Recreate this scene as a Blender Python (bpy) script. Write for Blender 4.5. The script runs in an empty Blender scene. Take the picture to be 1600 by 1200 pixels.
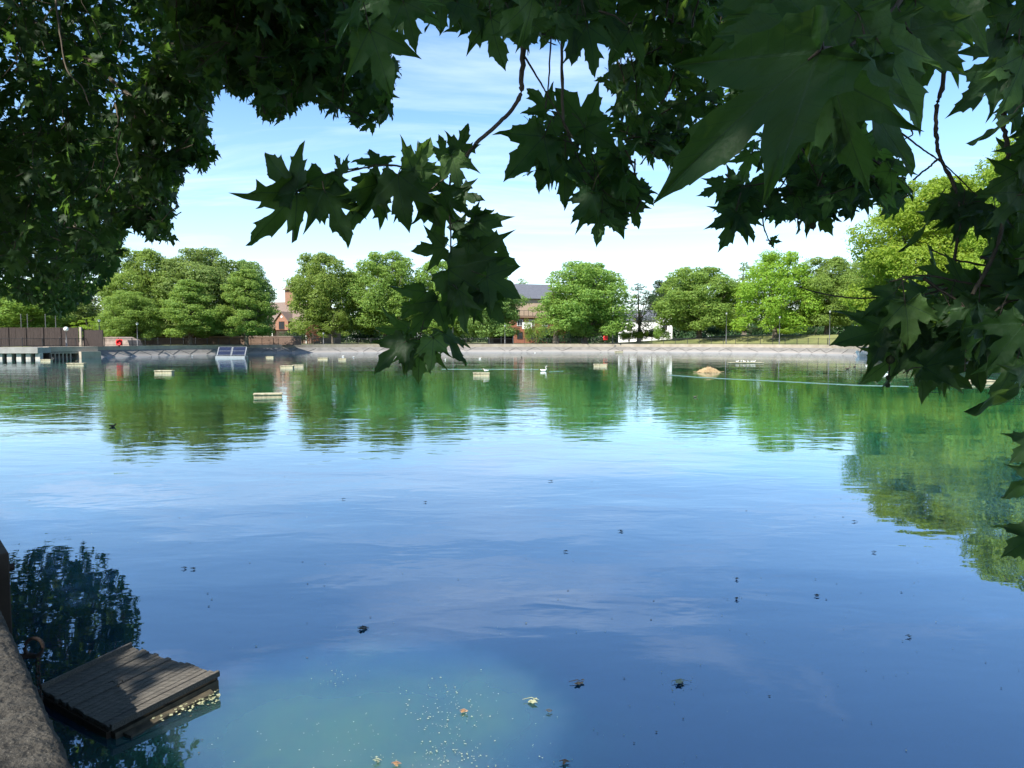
import bpy, bmesh, math, random
import numpy as np
from mathutils import Vector, Matrix
S = bpy.context.scene
COL = S.collection
R = math.radians
rng = np.random.default_rng(11)
random.seed(11)

# ------------------------------------------------------------------ camera
F = 1155.0                      # focal length in photo pixels (1600 wide)
EYE = np.array([0.0, 0.0, 2.5])
PITCH = math.atan(70 / F)
UP = np.array([0, math.sin(PITCH), math.cos(PITCH)])
FWD = np.array([0, math.cos(PITCH), -math.sin(PITCH)])
RIGHT = np.array([1.0, 0, 0])
def ray(px, py): return FWD + RIGHT * (px - 800) / F + UP * (600 - py) / F
def P(px, py, d): return EYE + ray(px, py) * d
def G(px, py, z=0.0):
    r = ray(px, py); return EYE + r * ((z - EYE[2]) / r[2])
def at_y(px, dist, z=0.0):
    r = ray(px, 530); k = dist / r[1]; return np.array([r[0] * k, dist, z])
def proj(p):
    v = np.asarray(p) - EYE; d = v @ FWD
    return 800 + F * (v @ RIGHT) / d, 600 - F * (v @ UP) / d
cam_d = bpy.data.cameras.new('camera'); cam = bpy.data.objects.new('camera', cam_d); COL.objects.link(cam)
cam.location = EYE; cam.rotation_euler = (R(90) - PITCH, 0, 0)
cam_d.sensor_width = 36; cam_d.lens = F / 1600 * 36; cam_d.clip_start = 0.05; cam_d.clip_end = 9000
S.camera = cam

# ------------------------------------------------------------------ tagging helpers
def tag(o, label=None, cat=None, group=None, kind=None):
    if label: o['label'] = label
    if cat: o['category'] = cat
    if group: o['group'] = group
    if kind: o['kind'] = kind
    return o
def empty(name, loc=(0, 0, 0), rz=0.0, scale=(1, 1, 1)):
    o = bpy.data.objects.new(name, None); COL.objects.link(o)
    o.location = [float(a) for a in loc]; o.rotation_euler = (0, 0, rz); o.scale = scale
    o.empty_display_size = .1
    return o
def link(name, me, mat=None, parent=None):
    o = bpy.data.objects.new(name, me); COL.objects.link(o)
    if mat and not me.materials: me.materials.append(mat)
    if parent: o.parent = parent
    return o
def copy_tree(o, parent=None):
    c = o.copy(); COL.objects.link(c)
    if parent: c.parent = parent
    for ch in list(o.children): copy_tree(ch, c)
    return c
def relabel(o, label):
    o['label'] = label; return o

# ------------------------------------------------------------------ mesh helpers
def tri_mesh(name, V, T, uv=None, smooth=True):
    V = np.ascontiguousarray(V, dtype=np.float32).reshape(-1, 3); T = np.ascontiguousarray(T, dtype=np.int32)
    k = T.shape[1]; n = len(T)
    me = bpy.data.meshes.new(name)
    me.vertices.add(len(V)); me.vertices.foreach_set('co', V.ravel())
    me.loops.add(n * k); me.loops.foreach_set('vertex_index', T.ravel())
    me.polygons.add(n)
    me.polygons.foreach_set('loop_start', np.arange(0, n * k, k, dtype=np.int32))
    me.polygons.foreach_set('loop_total', np.full(n, k, dtype=np.int32))
    me.polygons.foreach_set('use_smooth', np.full(n, smooth))
    if uv is not None:
        l = me.uv_layers.new(name='UVMap'); l.data.foreach_set('uv', np.asarray(uv, dtype=np.float32)[T.ravel()].ravel())
    me.update(calc_edges=True); me.validate()
    return me
class MB:
    def __init__(s): s.v = []; s.f = []
    def add(s, vs, fs):
        b = len(s.v); s.v += [tuple(map(float, v)) for v in vs]; s.f += [[i + b for i in f] for f in fs]
    def box(s, c, size, rz=0.0, taper=1.0, m=None):
        hx, hy, hz = size[0] / 2, size[1] / 2, size[2] / 2
        vs = []
        for z, t in ((-hz, 1), (hz, taper)):
            for x, y in ((-hx, -hy), (hx, -hy), (hx, hy), (-hx, hy)):
                vs.append(Vector((x * t, y * t, z)))
        mt = Matrix.Rotation(rz, 3, 'Z') if m is None else m
        vs = [mt @ v + Vector([float(a) for a in c]) for v in vs]
        s.add(vs, [(0, 3, 2, 1), (4, 5, 6, 7), (0, 1, 5, 4), (1, 2, 6, 5), (2, 3, 7, 6), (3, 0, 4, 7)])
    def bar(s, a, b, w, h=None):
        a = Vector([float(q) for q in a]); b = Vector([float(q) for q in b]); d = (b - a); L = d.length
        if L < 1e-6: return
        m = d.to_track_quat('X', 'Z').to_matrix()
        s.box((a + b) / 2, (L, w, h or w), m=m)
    def tube(s, pts, rad, n=6, cap=True):
        pts = [Vector([float(q) for q in p]) for p in pts]
        rad = rad if hasattr(rad, '__len__') else [rad] * len(pts)
        base = len(s.v)
        for i, p in enumerate(pts):
            t = (pts[min(i + 1, len(pts) - 1)] - pts[max(i - 1, 0)])
            if t.length < 1e-9: t = Vector((0, 0, 1))
            t.normalize()
            up = Vector((0, 0, 1)) if abs(t.z) < .95 else Vector((1, 0, 0))
            a = t.cross(up).normalized(); b = t.cross(a)
            for k in range(n):
                q = 2 * math.pi * k / n
                s.v.append(tuple(p + (a * math.cos(q) + b * math.sin(q)) * rad[i]))
        for i in range(len(pts) - 1):
            for k in range(n):
                s.f.append([base + i * n + k, base + i * n + (k + 1) % n, base + (i + 1) * n + (k + 1) % n, base + (i + 1) * n + k])
        if cap:
            s.f.append([base + k for k in range(n)]); s.f.append([base + (len(pts) - 1) * n + k for k in reversed(range(n))])
    def ball(s, c, r, nu=10, nv=7, sc=(1, 1, 1)):
        vs = [(c[0], c[1], c[2] - r * sc[2])]
        for j in range(1, nv):
            ph = math.pi * j / nv
            for i in range(nu):
                th = 2 * math.pi * i / nu
                vs.append((c[0] + r * sc[0] * math.sin(ph) * math.cos(th), c[1] + r * sc[1] * math.sin(ph) * math.sin(th), c[2] - r * sc[2] * math.cos(ph)))
        vs.append((c[0], c[1], c[2] + r * sc[2]))
        fs = [(0, 1 + (i + 1) % nu, 1 + i) for i in range(nu)]
        for j in range(nv - 2):
            for i in range(nu):
                a = 1 + j * nu; b = a + nu
                fs.append((a + i, a + (i + 1) % nu, b + (i + 1) % nu, b + i))
        l = len(vs) - 1; a = 1 + (nv - 2) * nu
        fs += [(a + i, a + (i + 1) % nu, l) for i in range(nu)]
        s.add(vs, fs)
    def build(s, name, mat, parent=None, smooth=False, bevel=0):
        me = bpy.data.meshes.new(name); me.from_pydata(s.v, [], s.f); me.validate()
        if smooth:
            me.polygons.foreach_set('use_smooth', [True] * len(me.polygons))
        me.update()
        o = link(name, me, mat, parent)
        if bevel:
            m = o.modifiers.new('bevel', 'BEVEL'); m.width = bevel; m.segments = 2; m.limit_method = 'ANGLE'
        return o
def catmull(pts, per=8):
    pts = [np.asarray(p, float) for p in pts]
    out = []
    q = [2 * pts[0] - pts[1]] + pts + [2 * pts[-1] - pts[-2]]
    for i in range(1, len(q) - 2):
        for t in np.linspace(0, 1, per, endpoint=False):
            a, b, c, d = q[i - 1:i + 3]
            out.append(.5 * ((2 * b) + (c - a) * t + (2 * a - 5 * b + 4 * c - d) * t * t + (3 * b - a - 3 * c + d) * t ** 3))
    out.append(pts[-1]); return out
def skin_mesh(name, nodes, edges, mat, parent=None, sub=2, root=0):
    """one continuous skinned body: nodes = (x,y,z,rx,ry)"""
    me = bpy.data.meshes.new(name); me.from_pydata([n[:3] for n in nodes], edges, [])
    o = bpy.data.objects.new(name, me); COL.objects.link(o)
    m = o.modifiers.new('s', 'SKIN'); m.use_smooth_shade = True
    sv = me.skin_vertices[0].data
    for i, n in enumerate(nodes): sv[i].radius = (n[3], n[4]); sv[i].use_root = (i == root)
    d = o.modifiers.new('d', 'SUBSURF'); d.levels = sub
    bpy.context.view_layer.update()
    ev = o.evaluated_get(bpy.context.evaluated_depsgraph_get())
    nm = bpy.data.meshes.new_from_object(ev); nm.name = name
    bpy.data.objects.remove(o); bpy.data.meshes.remove(me)
    nm.materials.clear()
    nm.polygons.foreach_set('use_smooth', [True] * len(nm.polygons))
    return link(name, nm, mat, parent)

# ------------------------------------------------------------------ materials
def mat(name, color, rough=.8, var=.25, scale=4.0, bump=0.0, spec=.3, metal=0.0, color2=None, detail=6, stretch=(1, 1, 1), emit=None):
    m = bpy.data.materials.new(name); m.use_nodes = True; N = m.node_tree.nodes; L = m.node_tree.links
    b = N['Principled BSDF']; b.inputs['Roughness'].default_value = rough; b.inputs['Metallic'].default_value = metal
    b.inputs['Specular IOR Level'].default_value = spec
    tc = N.new('ShaderNodeTexCoord'); mp = N.new('ShaderNodeMapping'); mp.inputs['Scale'].default_value = stretch
    L.new(tc.outputs['Object'], mp.inputs['Vector'])
    nz = N.new('ShaderNodeTexNoise'); nz.inputs['Scale'].default_value = scale; nz.inputs['Detail'].default_value = detail; nz.inputs['Roughness'].default_value = .62
    L.new(mp.outputs['Vector'], nz.inputs['Vector'])
    cr = N.new('ShaderNodeValToRGB'); c = color
    c2 = color2 or tuple(min(1, a * (1 + var)) for a in c); c1 = c if color2 else tuple(a * (1 - var) for a in c)
    cr.color_ramp.elements[0].position = .32; cr.color_ramp.elements[1].position = .68
    cr.color_ramp.elements[0].color = (*c1, 1); cr.color_ramp.elements[1].color = (*c2, 1)
    L.new(nz.outputs['Fac'], cr.inputs['Fac']); L.new(cr.outputs['Color'], b.inputs['Base Color'])
    if bump:
        bp = N.new('ShaderNodeBump'); bp.inputs['Strength'].default_value = bump; bp.inputs['Distance'].default_value = .05
        n2 = N.new('ShaderNodeTexNoise'); n2.inputs['Scale'].default_value = scale * 4; n2.inputs['Detail'].default_value = 8
        L.new(mp.outputs['Vector'], n2.inputs['Vector']); L.new(n2.outputs['Fac'], bp.inputs['Height']); L.new(bp.outputs['Normal'], b.inputs['Normal'])
    return m
def brick_mat(name, c1, c2, mortar, scale=4.0):
    m = mat(name, c1); N = m.node_tree.nodes; L = m.node_tree.links
    b = N['Principled BSDF']; br = N.new('ShaderNodeTexBrick'); br.inputs['Color1'].default_value = (*c1, 1); br.inputs['Color2'].default_value = (*c2, 1)
    br.inputs['Mortar'].default_value = (*mortar, 1); br.inputs['Scale'].default_value = scale; br.inputs['Mortar Size'].default_value = .012
    tc = N.new('ShaderNodeTexCoord'); mp = N.new('ShaderNodeMapping'); mp.inputs['Rotation'].default_value = (R(90), 0, 0)
    L.new(tc.outputs['Object'], mp.inputs['Vector']); L.new(mp.outputs['Vector'], br.inputs['Vector'])
    mx = N.new('ShaderNodeMix'); mx.data_type = 'RGBA'; mx.blend_type = 'MULTIPLY'; mx.inputs['Factor'].default_value = .5
    L.new(br.outputs['Color'], mx.inputs['A'])
    cr = [n for n in N if n.type == 'VALTORGB'][0]
    cr.color_ramp.elements[0].color = (.6, .6, .6, 1); cr.color_ramp.elements[1].color = (1, 1, 1, 1)
    L.new(cr.outputs['Color'], mx.inputs['B']); L.new(mx.outputs['Result'], b.inputs['Base Color'])
    return m
def leaf_mat(name, dark, light, trans, tfac=.35, rough=.45, spec=.3, veins=False, backlit=1.0):
    """leaf: reflecting face + light passing through, colour varied from leaf to leaf"""
    m = bpy.data.materials.new(name); m.use_nodes = True; N = m.node_tree.nodes; L = m.node_tree.links
    b = N['Principled BSDF']; out = N['Material Output']
    b.inputs['Roughness'].default_value = rough; b.inputs['Specular IOR Level'].default_value = spec
    ge = N.new('ShaderNodeNewGeometry'); cr = N.new('ShaderNodeValToRGB')
    cr.color_ramp.elements[0].color = (*dark, 1); cr.color_ramp.elements[1].color = (*light, 1)
    cr.color_ramp.elements[1].position = .9
    e = cr.color_ramp.elements.new(.97); e.color = (light[0] * backlit, light[1] * backlit * .8, light[2] * backlit * .7, 1)  # a few leaves coloured brighter to imitate sun shining through them
    L.new(ge.outputs['Random Per Island'], cr.inputs['Fac'])
    col = cr.outputs['Color']
    oi = N.new('ShaderNodeObjectInfo'); hs = N.new('ShaderNodeHueSaturation')
    mr = N.new('ShaderNodeMapRange'); mr.inputs['To Min'].default_value = .485; mr.inputs['To Max'].default_value = .515
    L.new(oi.outputs['Random'], mr.inputs['Value']); L.new(mr.outputs['Result'], hs.inputs['Hue'])
    mv = N.new('ShaderNodeMapRange'); mv.inputs['To Min'].default_value = .85; mv.inputs['To Max'].default_value = 1.15
    L.new(oi.outputs['Random'], mv.inputs['Value']); L.new(mv.outputs['Result'], hs.inputs['Value'])
    L.new(col, hs.inputs['Color']); col = hs.outputs['Color']
    tr = N.new('ShaderNodeBsdfTranslucent'); ms = N.new('ShaderNodeMixShader'); ms.inputs['Fac'].default_value = tfac
    tm = N.new('ShaderNodeMix'); tm.data_type = 'RGBA'; tm.inputs['Factor'].default_value = .75
    L.new(col, tm.inputs['A']); tm.inputs['B'].default_value = (*trans, 1)
    tcol = tm.outputs['Result']
    if veins:
        uv = N.new('ShaderNodeUVMap'); sx = N.new('ShaderNodeSeparateXYZ'); L.new(uv.outputs['UV'], sx.inputs['Vector'])
        ab = N.new('ShaderNodeMath'); ab.operation = 'ABSOLUTE'; L.new(sx.outputs['X'], ab.inputs[0])
        prev = None
        def M(op, a, b_=None, clamp=False):
            n = N.new('ShaderNodeMath'); n.operation = op; n.use_clamp = clamp
            for i, q in enumerate((a, b_)):
                if q is None: continue
                if isinstance(q, (int, float)): n.inputs[i].default_value = q
                else: L.new(q, n.inputs[i])
            return n.outputs[0]
        for (dx, dy) in ((0, 1), (.833, .553), (.93, -.37)):
            dist = M('ABSOLUTE', M('SUBTRACT', M('MULTIPLY', ab.outputs[0], dy), M('MULTIPLY', sx.outputs['Y'], dx)))
            along = M('ADD', M('MULTIPLY', ab.outputs[0], dx), M('MULTIPLY', sx.outputs['Y'], dy))
            w = M('SUBTRACT', .013, M('MULTIPLY', along, .010))
            ln = M('MULTIPLY', M('LESS_THAN', dist, w), M('GREATER_THAN', along, 0))
            # side veins: slanted ribs leaving the midrib
            sv = M('LESS_THAN', M('FRACT', M('MULTIPLY', M('SUBTRACT', along, M('MULTIPLY', dist, .85)), 9.0)), .07)
            sv = M('MULTIPLY', M('MULTIPLY', sv, M('LESS_THAN', dist, .2)), .45)
            sv = M('MULTIPLY', sv, M('GREATER_THAN', along, .1))
            q = M('MAXIMUM', ln, sv) if dx == 0 or dx > .9 or True else ln
            prev = q if prev is None else M('MAXIMUM', prev, q)
        vm = N.new('ShaderNodeMix'); vm.data_type = 'RGBA'; L.new(M('MULTIPLY', prev, .75), vm.inputs['Factor']); L.new(col, vm.inputs['A'])
        vm.inputs['B'].default_value = (light[0] * 1.9, light[1] * 1.5, light[2] * 1.9, 1); col = vm.outputs['Result']
        vt = N.new('ShaderNodeMix'); vt.data_type = 'RGBA'; L.new(M('MULTIPLY', prev, .8), vt.inputs['Factor']); L.new(tcol, vt.inputs['A'])
        vt.inputs['B'].default_value = (.03, .06, .012, 1); tcol = vt.outputs['Result']
        nz = N.new('ShaderNodeTexNoise'); nz.inputs['Scale'].default_value = 7; nz.inputs['Detail'].default_value = 5
        L.new(uv.outputs['UV'], nz.inputs['Vector']); bp = N.new('ShaderNodeBump'); bp.inputs['Strength'].default_value = .35; bp.inputs['Distance'].default_value = .01
        L.new(M('ADD', nz.outputs['Fac'], M('MULTIPLY', prev, -.3)), bp.inputs['Height']); L.new(bp.outputs['Normal'], b.inputs['Normal'])
    L.new(col, b.inputs['Base Color']); L.new(tcol, tr.inputs['Color'])
    L.new(b.outputs[0], ms.inputs[1]); L.new(tr.outputs[0], ms.inputs[2]); L.new(ms.outputs[0], out.inputs['Surface'])
    return m
M_ = {}
M_['bark'] = mat('bark', (.075, .06, .045), .9, scale=3, bump=.6, color2=(.16, .135, .10), stretch=(1, 1, .35))
M_['twig'] = mat('twig', (.035, .028, .02), .8, scale=30, bump=.3, color2=(.07, .055, .035))
M_['leaf_near'] = leaf_mat('leaf_near', (.011, .034, .012), (.022, .060, .018), (.20, .38, .04), .40, .5, .2, veins=True, backlit=3.0)
M_['leaf_mid'] = leaf_mat('leaf_mid', (.010, .032, .010), (.024, .060, .015), (.17, .33, .04), .36, .55, .18, backlit=2.6)
M_['foliage'] = leaf_mat('foliage', (.135, .22, .045), (.215, .32, .065), (.36, .50, .08), .44, .55, .25)
M_['foliage_blue'] = leaf_mat('foliage_blue', (.13, .205, .056), (.20, .29, .075), (.32, .45, .10), .43, .55, .25)
M_['foliage_yellow'] = leaf_mat('foliage_yellow', (.155, .265, .030), (.25, .375, .045), (.46, .64, .06), .46, .55, .25)
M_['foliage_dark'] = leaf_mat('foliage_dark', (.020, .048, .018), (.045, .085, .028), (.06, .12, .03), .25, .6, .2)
M_['red_leaf'] = leaf_mat('red_leaf', (.10, .035, .025), (.18, .07, .04), (.2, .07, .04), .3, .6, .2)
M_['concrete'] = mat('concrete', (.38, .34, .29), .85, scale=1.2, bump=.2, color2=(.56, .51, .44))
M_['coping'] = mat('coping', (.26, .215, .155), .85, scale=.8, bump=.2, color2=(.38, .33, .26))
M_['iron'] = mat('iron', (.025, .025, .025), .5, scale=3)
M_['lamp_grey'] = mat('lamp_grey', (.10, .10, .10), .5, scale=3)
M_['globe'] = mat('globe', (.75, .75, .72), .3, .05)
M_['red'] = mat('red', (.62, .03, .03), .5, .1)
M_['white'] = mat('white', (.75, .74, .70), .6, .08)
M_['slate'] = mat('slate', (.10, .105, .12), .6, scale=3, stretch=(1, 1, 4))
M_['tile'] = mat('tile', (.13, .09, .07), .8, scale=3, color2=(.20, .15, .12), stretch=(1, 1, 4))
M_['brick'] = brick_mat('brick', (.38, .13, .07), (.28, .09, .05), (.3, .25, .2), 3)
M_['dull_brick'] = brick_mat('dull_brick', (.14, .085, .06), (.19, .12, .085), (.2, .17, .14), 3)
M_['timber_dark'] = mat('timber_dark', (.05, .035, .025), .8, scale=4)
M_['glass'] = mat('window_glass', (.03, .035, .04), .08, .1, spec=.8)
M_['fence_wood'] = mat('fence_wood', (.030, .022, .019), .85, scale=2, stretch=(6, 6, 1), color2=(.055, .040, .034))
M_['deck_pale'] = mat('deck_pale', (.26, .22, .14), .8, scale=3, color2=(.55, .49, .33))
M_['solar'] = mat('solar_cell', (.012, .016, .035), .25, scale=2, spec=.6)
M_['metal'] = mat('white_metal', (.32, .33, .33), .4, .1, metal=.3)
M_['feather'] = mat('feather', (.72, .70, .66), .7, .06, scale=20)
M_['duck'] = mat('duck_brown', (.035, .028, .022), .7, scale=25, color2=(.10, .08, .06))
M_['orange'] = mat('beak_orange', (.6, .18, .03), .5, .1)
M_['straw'] = mat('straw', (.34, .24, .12), .9, scale=14, color2=(.55, .42, .25))
M_['algae'] = mat('algae', (.10, .13, .05), .7, scale=30, color2=(.26, .27, .13))
M_['debris'] = mat('debris', (.03, .028, .02), .6, scale=20, color2=(.09, .075, .05))
M_['pale_debris'] = mat('pale_debris', (.20, .22, .12), .7, scale=30, color2=(.38, .38, .24))
M_['dead_leaf'] = mat('dead_leaf', (.22, .10, .045), .6, scale=20, color2=(.42, .26, .12))
M_['rust'] = mat('rusty_iron', (.03, .024, .02), .75, scale=30, color2=(.07, .045, .035), bump=.4)
M_['ball'] = mat('seed_ball', (.04, .05, .02), .9, scale=200, bump=.6)
M_['rock'] = mat('brown_stone', (.20, .15, .12), .9, scale=2, bump=.4, color2=(.32, .25, .2))

# near weathered timber
def plank_mat():
    m = mat('weathered_planks', (.12, .11, .095), .8, scale=9, stretch=(1, 14, 14), color2=(.34, .31, .26), bump=.9)
    return m
M_['plank'] = plank_mat()
def quay_mat():
    m = mat('quay_concrete', (.024, .022, .019), .92, scale=5, bump=1.0, color2=(.066, .060, .050), detail=10)
    N = m.node_tree.nodes; L = m.node_tree.links; b = N['Principled BSDF']
    tc = N.new('ShaderNodeTexCoord'); v = N.new('ShaderNodeTexVoronoi'); v.inputs['Scale'].default_value = 70
    L.new(tc.outputs['Object'], v.inputs['Vector'])
    lt = N.new('ShaderNodeMath'); lt.operation = 'LESS_THAN'; lt.inputs[1].default_value = .16; L.new(v.outputs['Distance'], lt.inputs[0])
    mx = N.new('ShaderNodeMix'); mx.data_type = 'RGBA'; cr = [n for n in N if n.type == 'VALTORGB'][0]
    ml = N.new('ShaderNodeMath'); ml.operation = 'MULTIPLY'; ml.inputs[1].default_value = .45; L.new(lt.outputs[0], ml.inputs[0])
    L.new(ml.outputs[0], mx.inputs['Factor']); L.new(cr.outputs['Color'], mx.inputs['A']); mx.inputs['B'].default_value = (.22, .21, .18, 1)
    L.new(mx.outputs['Result'], b.inputs['Base Color'])
    return m
M_['quay'] = quay_mat()

# ------------------------------------------------------------------ light and sky
SUN = Vector((-.47, -.58, .78)).normalized()
sun_el = math.asin(SUN.z); sun_az = math.atan2(SUN.x, SUN.y)     # from +Y towards +X
ld = bpy.data.lights.new('sun', 'SUN'); ld.energy = 5.0; ld.angle = R(.55); ld.color = (1, .955, .88)
lo = bpy.data.objects.new('sun', ld); COL.objects.link(lo); lo.rotation_euler = SUN.to_track_quat('Z', 'Y').to_euler(); lo.location = (0, 0, 60)
W = bpy.data.worlds.new('World'); S.world = W; W.use_nodes = True
N = W.node_tree.nodes; L = W.node_tree.links
bg = N['Background']; sky = N.new('ShaderNodeTexSky'); sky.sky_type = 'NISHITA'; sky.sun_disc = False
sky.sun_elevation = sun_el; sky.sun_rotation = sun_az; sky.altitude = 20; sky.air_density = 1.0; sky.dust_density = .35; sky.ozone_density = 2.2
bg.inputs['Strength'].default_value = .118
def wm(op, a, b_=None, clamp=False):
    n = N.new('ShaderNodeMath'); n.operation = op; n.use_clamp = clamp
    for i, q in enumerate((a, b_)):
        if q is None: continue
        if isinstance(q, (int, float)): n.inputs[i].default_value = q
        else: L.new(q, n.inputs[i])
    return n.outputs[0]
tc = N.new('ShaderNodeTexCoord'); sp = N.new('ShaderNodeSeparateXYZ'); L.new(tc.outputs['Generated'], sp.inputs[0])
zc = wm('ADD', wm('MAXIMUM', sp.outputs['Z'], 0.0), .12)
cx = wm('DIVIDE', sp.outputs['X'], zc); cy = wm('DIVIDE', sp.outputs['Y'], zc)
cb = N.new('ShaderNodeCombineXYZ'); L.new(cx, cb.inputs[0]); L.new(cy, cb.inputs[1])
mp = N.new('ShaderNodeMapping'); mp.inputs['Scale'].default_value = (.55, 1.5, 1); mp.inputs['Rotation'].default_value = (0, 0, R(12)); mp.inputs['Location'].default_value = (1.3, 2.2, 0)
L.new(cb.outputs[0], mp.inputs[0])
nz = N.new('ShaderNodeTexNoise'); nz.inputs['Scale'].default_value = 1.1; nz.inputs['Detail'].default_value = 9; nz.inputs['Roughness'].default_value = .6; nz.inputs['Distortion'].default_value = .7
L.new(mp.outputs[0], nz.inputs['Vector'])
mr = N.new('ShaderNodeMapRange'); mr.inputs['From Min'].default_value = .50; mr.inputs['From Max'].default_value = .74; L.new(nz.outputs['Fac'], mr.inputs['Value'])
# thin veil thickening towards the horizon
hz = N.new('ShaderNodeMapRange'); hz.inputs['From Min'].default_value = .30; hz.inputs['From Max'].default_value = .02; hz.inputs['To Min'].default_value = 0; hz.inputs['To Max'].default_value = .30
L.new(sp.outputs['Z'], hz.inputs['Value'])
cf = wm('MINIMUM', wm('ADD', wm('MULTIPLY', mr.outputs[0], wm('ADD', wm('MULTIPLY', hz.outputs[0], .8), .55)), wm('MULTIPLY', hz.outputs[0], .75)), .85)
mx = N.new('ShaderNodeMix'); mx.data_type = 'RGBA'; L.new(cf, mx.inputs['Factor']); hsv = N.new('ShaderNodeHueSaturation'); hsv.inputs['Saturation'].default_value = 1.16; hsv.inputs['Value'].default_value = 1.06; L.new(sky.outputs[0], hsv.inputs['Color']); L.new(hsv.outputs[0], mx.inputs['A'])
mx.inputs['B'].default_value = (4.7, 5.5, 6.8, 1)
L.new(mx.outputs['Result'], bg.inputs['Color'])

S.view_settings.view_transform = 'Standard'; S.view_settings.look = 'None'; S.view_settings.exposure = 1.1; S.view_settings.gamma = 1
S.view_settings.use_curve_mapping = False
S.render.engine = 'CYCLES'
S.cycles.max_bounces = 8; S.cycles.transparent_max_bounces = 8; S.cycles.diffuse_bounces = 4; S.cycles.glossy_bounces = 3
S.cycles.caustics_reflective = False; S.cycles.caustics_refractive = False

# ------------------------------------------------------------------ water
def water_mat():
    m = bpy.data.materials.new('lake_water'); m.use_nodes = True; N = m.node_tree.nodes; L = m.node_tree.links
    N.remove(N['Principled BSDF']); out = N['Material Output']
    ge = N.new('ShaderNodeNewGeometry')
    def noise(sc, stretch, detail, dist=0, rot=0, loc=(0, 0, 0)):
        mp = N.new('ShaderNodeMapping'); mp.inputs['Scale'].default_value = stretch; mp.inputs['Rotation'].default_value = (0, 0, R(rot)); mp.inputs['Location'].default_value = loc
        L.new(ge.outputs['Position'], mp.inputs['Vector'])
        n = N.new('ShaderNodeTexNoise'); n.inputs['Scale'].default_value = sc; n.inputs['Detail'].default_value = detail; n.inputs['Distortion'].default_value = dist; n.inputs['Roughness'].default_value = .5
        L.new(mp.outputs[0], n.inputs['Vector']); return n.outputs['Fac']
    def Mt(op, a, b_=None, clamp=False):
        n = N.new('ShaderNodeMath'); n.operation = op; n.use_clamp = clamp
        for i, q in enumerate((a, b_)):
            if q is None: continue
            if isinstance(q, (int, float)): n.inputs[i].default_value = q
            else: L.new(q, n.inputs[i])
        return n.outputs[0]
    sepp = N.new('ShaderNodeSeparateXYZ'); L.new(ge.outputs['Position'], sepp.inputs[0])
    dist = sepp.outputs['Y']
    rip = Mt('MULTIPLY', noise(1.7, (.55, 1, 1), 2, .5, 8), WATER['ripple'])      # ~0.6 m ripples
    fine = Mt('MULTIPLY', noise(6.5, (.5, 1, 1), 2, .3, -12), WATER['fine'])
    swell = Mt('MULTIPLY', noise(.35, (.5, 1, 1), 2, .4, 4), WATER['swell'])
    patch = noise(.05, (.5, 1, 1), 2, .6, 0, (3, 5, 0))
    pm = N.new('ShaderNodeMapRange'); pm.inputs['From Min'].default_value = .38; pm.inputs['From Max'].default_value = .62; pm.inputs['To Min'].default_value = .4; pm.inputs['To Max'].default_value = 1.5
    L.new(patch, pm.inputs['Value'])
    calm = N.new('ShaderNodeMapRange'); calm.inputs['From Min'].default_value = 4; calm.inputs['From Max'].default_value = 26; calm.inputs['To Min'].default_value = .3; calm.inputs['To Max'].default_value = 1
    L.new(dist, calm.inputs['Value'])
    h = Mt('ADD', Mt('MULTIPLY', Mt('MULTIPLY', Mt('ADD', rip, fine), pm.outputs[0]), calm.outputs[0]), swell)
    bp = N.new('ShaderNodeBump'); bp.inputs['Strength'].default_value = 1; bp.inputs['Distance'].default_value = 1.0
    L.new(h, bp.inputs['Height'])
    gl = N.new('ShaderNodeBsdfGlossy'); gl.inputs['Roughness'].default_value = .012; gl.inputs['Color'].default_value = (.86, .93, 1, 1); L.new(bp.outputs[0], gl.inputs['Normal'])
    fr = N.new('ShaderNodeFresnel'); fr.inputs['IOR'].default_value = WATER['ior']; L.new(bp.outputs[0], fr.inputs['Normal'])
    # clouds of suspended algae in the water body
    cr = N.new('ShaderNodeValToRGB'); cr.color_ramp.elements[0].position = .35; cr.color_ramp.elements[1].position = .7
    cr.color_ramp.elements[0].color = (*WATER['c1'], 1); cr.color_ramp.elements[1].color = (*WATER['c2'], 1)
    L.new(noise(.28, (1, 1, 1), 4, .5), cr.inputs['Fac'])
    ss = N.new('ShaderNodeSubsurfaceScattering'); ss.falloff = 'BURLEY'; ss.inputs['Scale'].default_value = .9
    ss.inputs['Radius'].default_value = (.35, 1.0, .8)
    # rounded patch of greener water colour close to the quay
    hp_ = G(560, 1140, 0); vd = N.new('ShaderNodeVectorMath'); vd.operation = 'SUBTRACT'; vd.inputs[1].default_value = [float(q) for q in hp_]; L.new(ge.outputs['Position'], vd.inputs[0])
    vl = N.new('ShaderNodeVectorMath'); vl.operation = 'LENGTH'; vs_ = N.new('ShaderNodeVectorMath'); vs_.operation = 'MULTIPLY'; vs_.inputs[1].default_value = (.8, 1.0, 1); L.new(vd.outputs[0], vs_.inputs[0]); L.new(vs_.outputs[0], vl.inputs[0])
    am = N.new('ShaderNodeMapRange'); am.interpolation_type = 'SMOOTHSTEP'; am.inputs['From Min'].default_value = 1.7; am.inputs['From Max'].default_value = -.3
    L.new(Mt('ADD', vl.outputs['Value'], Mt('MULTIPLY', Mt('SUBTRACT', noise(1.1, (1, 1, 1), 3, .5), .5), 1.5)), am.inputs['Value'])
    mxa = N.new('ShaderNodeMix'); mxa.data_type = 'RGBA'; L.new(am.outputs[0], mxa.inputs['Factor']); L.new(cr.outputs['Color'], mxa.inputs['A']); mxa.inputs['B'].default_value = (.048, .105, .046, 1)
    fg = N.new('ShaderNodeMapRange'); fg.interpolation_type = 'SMOOTHSTEP'; fg.inputs['From Min'].default_value = 9; fg.inputs['From Max'].default_value = 24; L.new(dist, fg.inputs['Value'])
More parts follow.
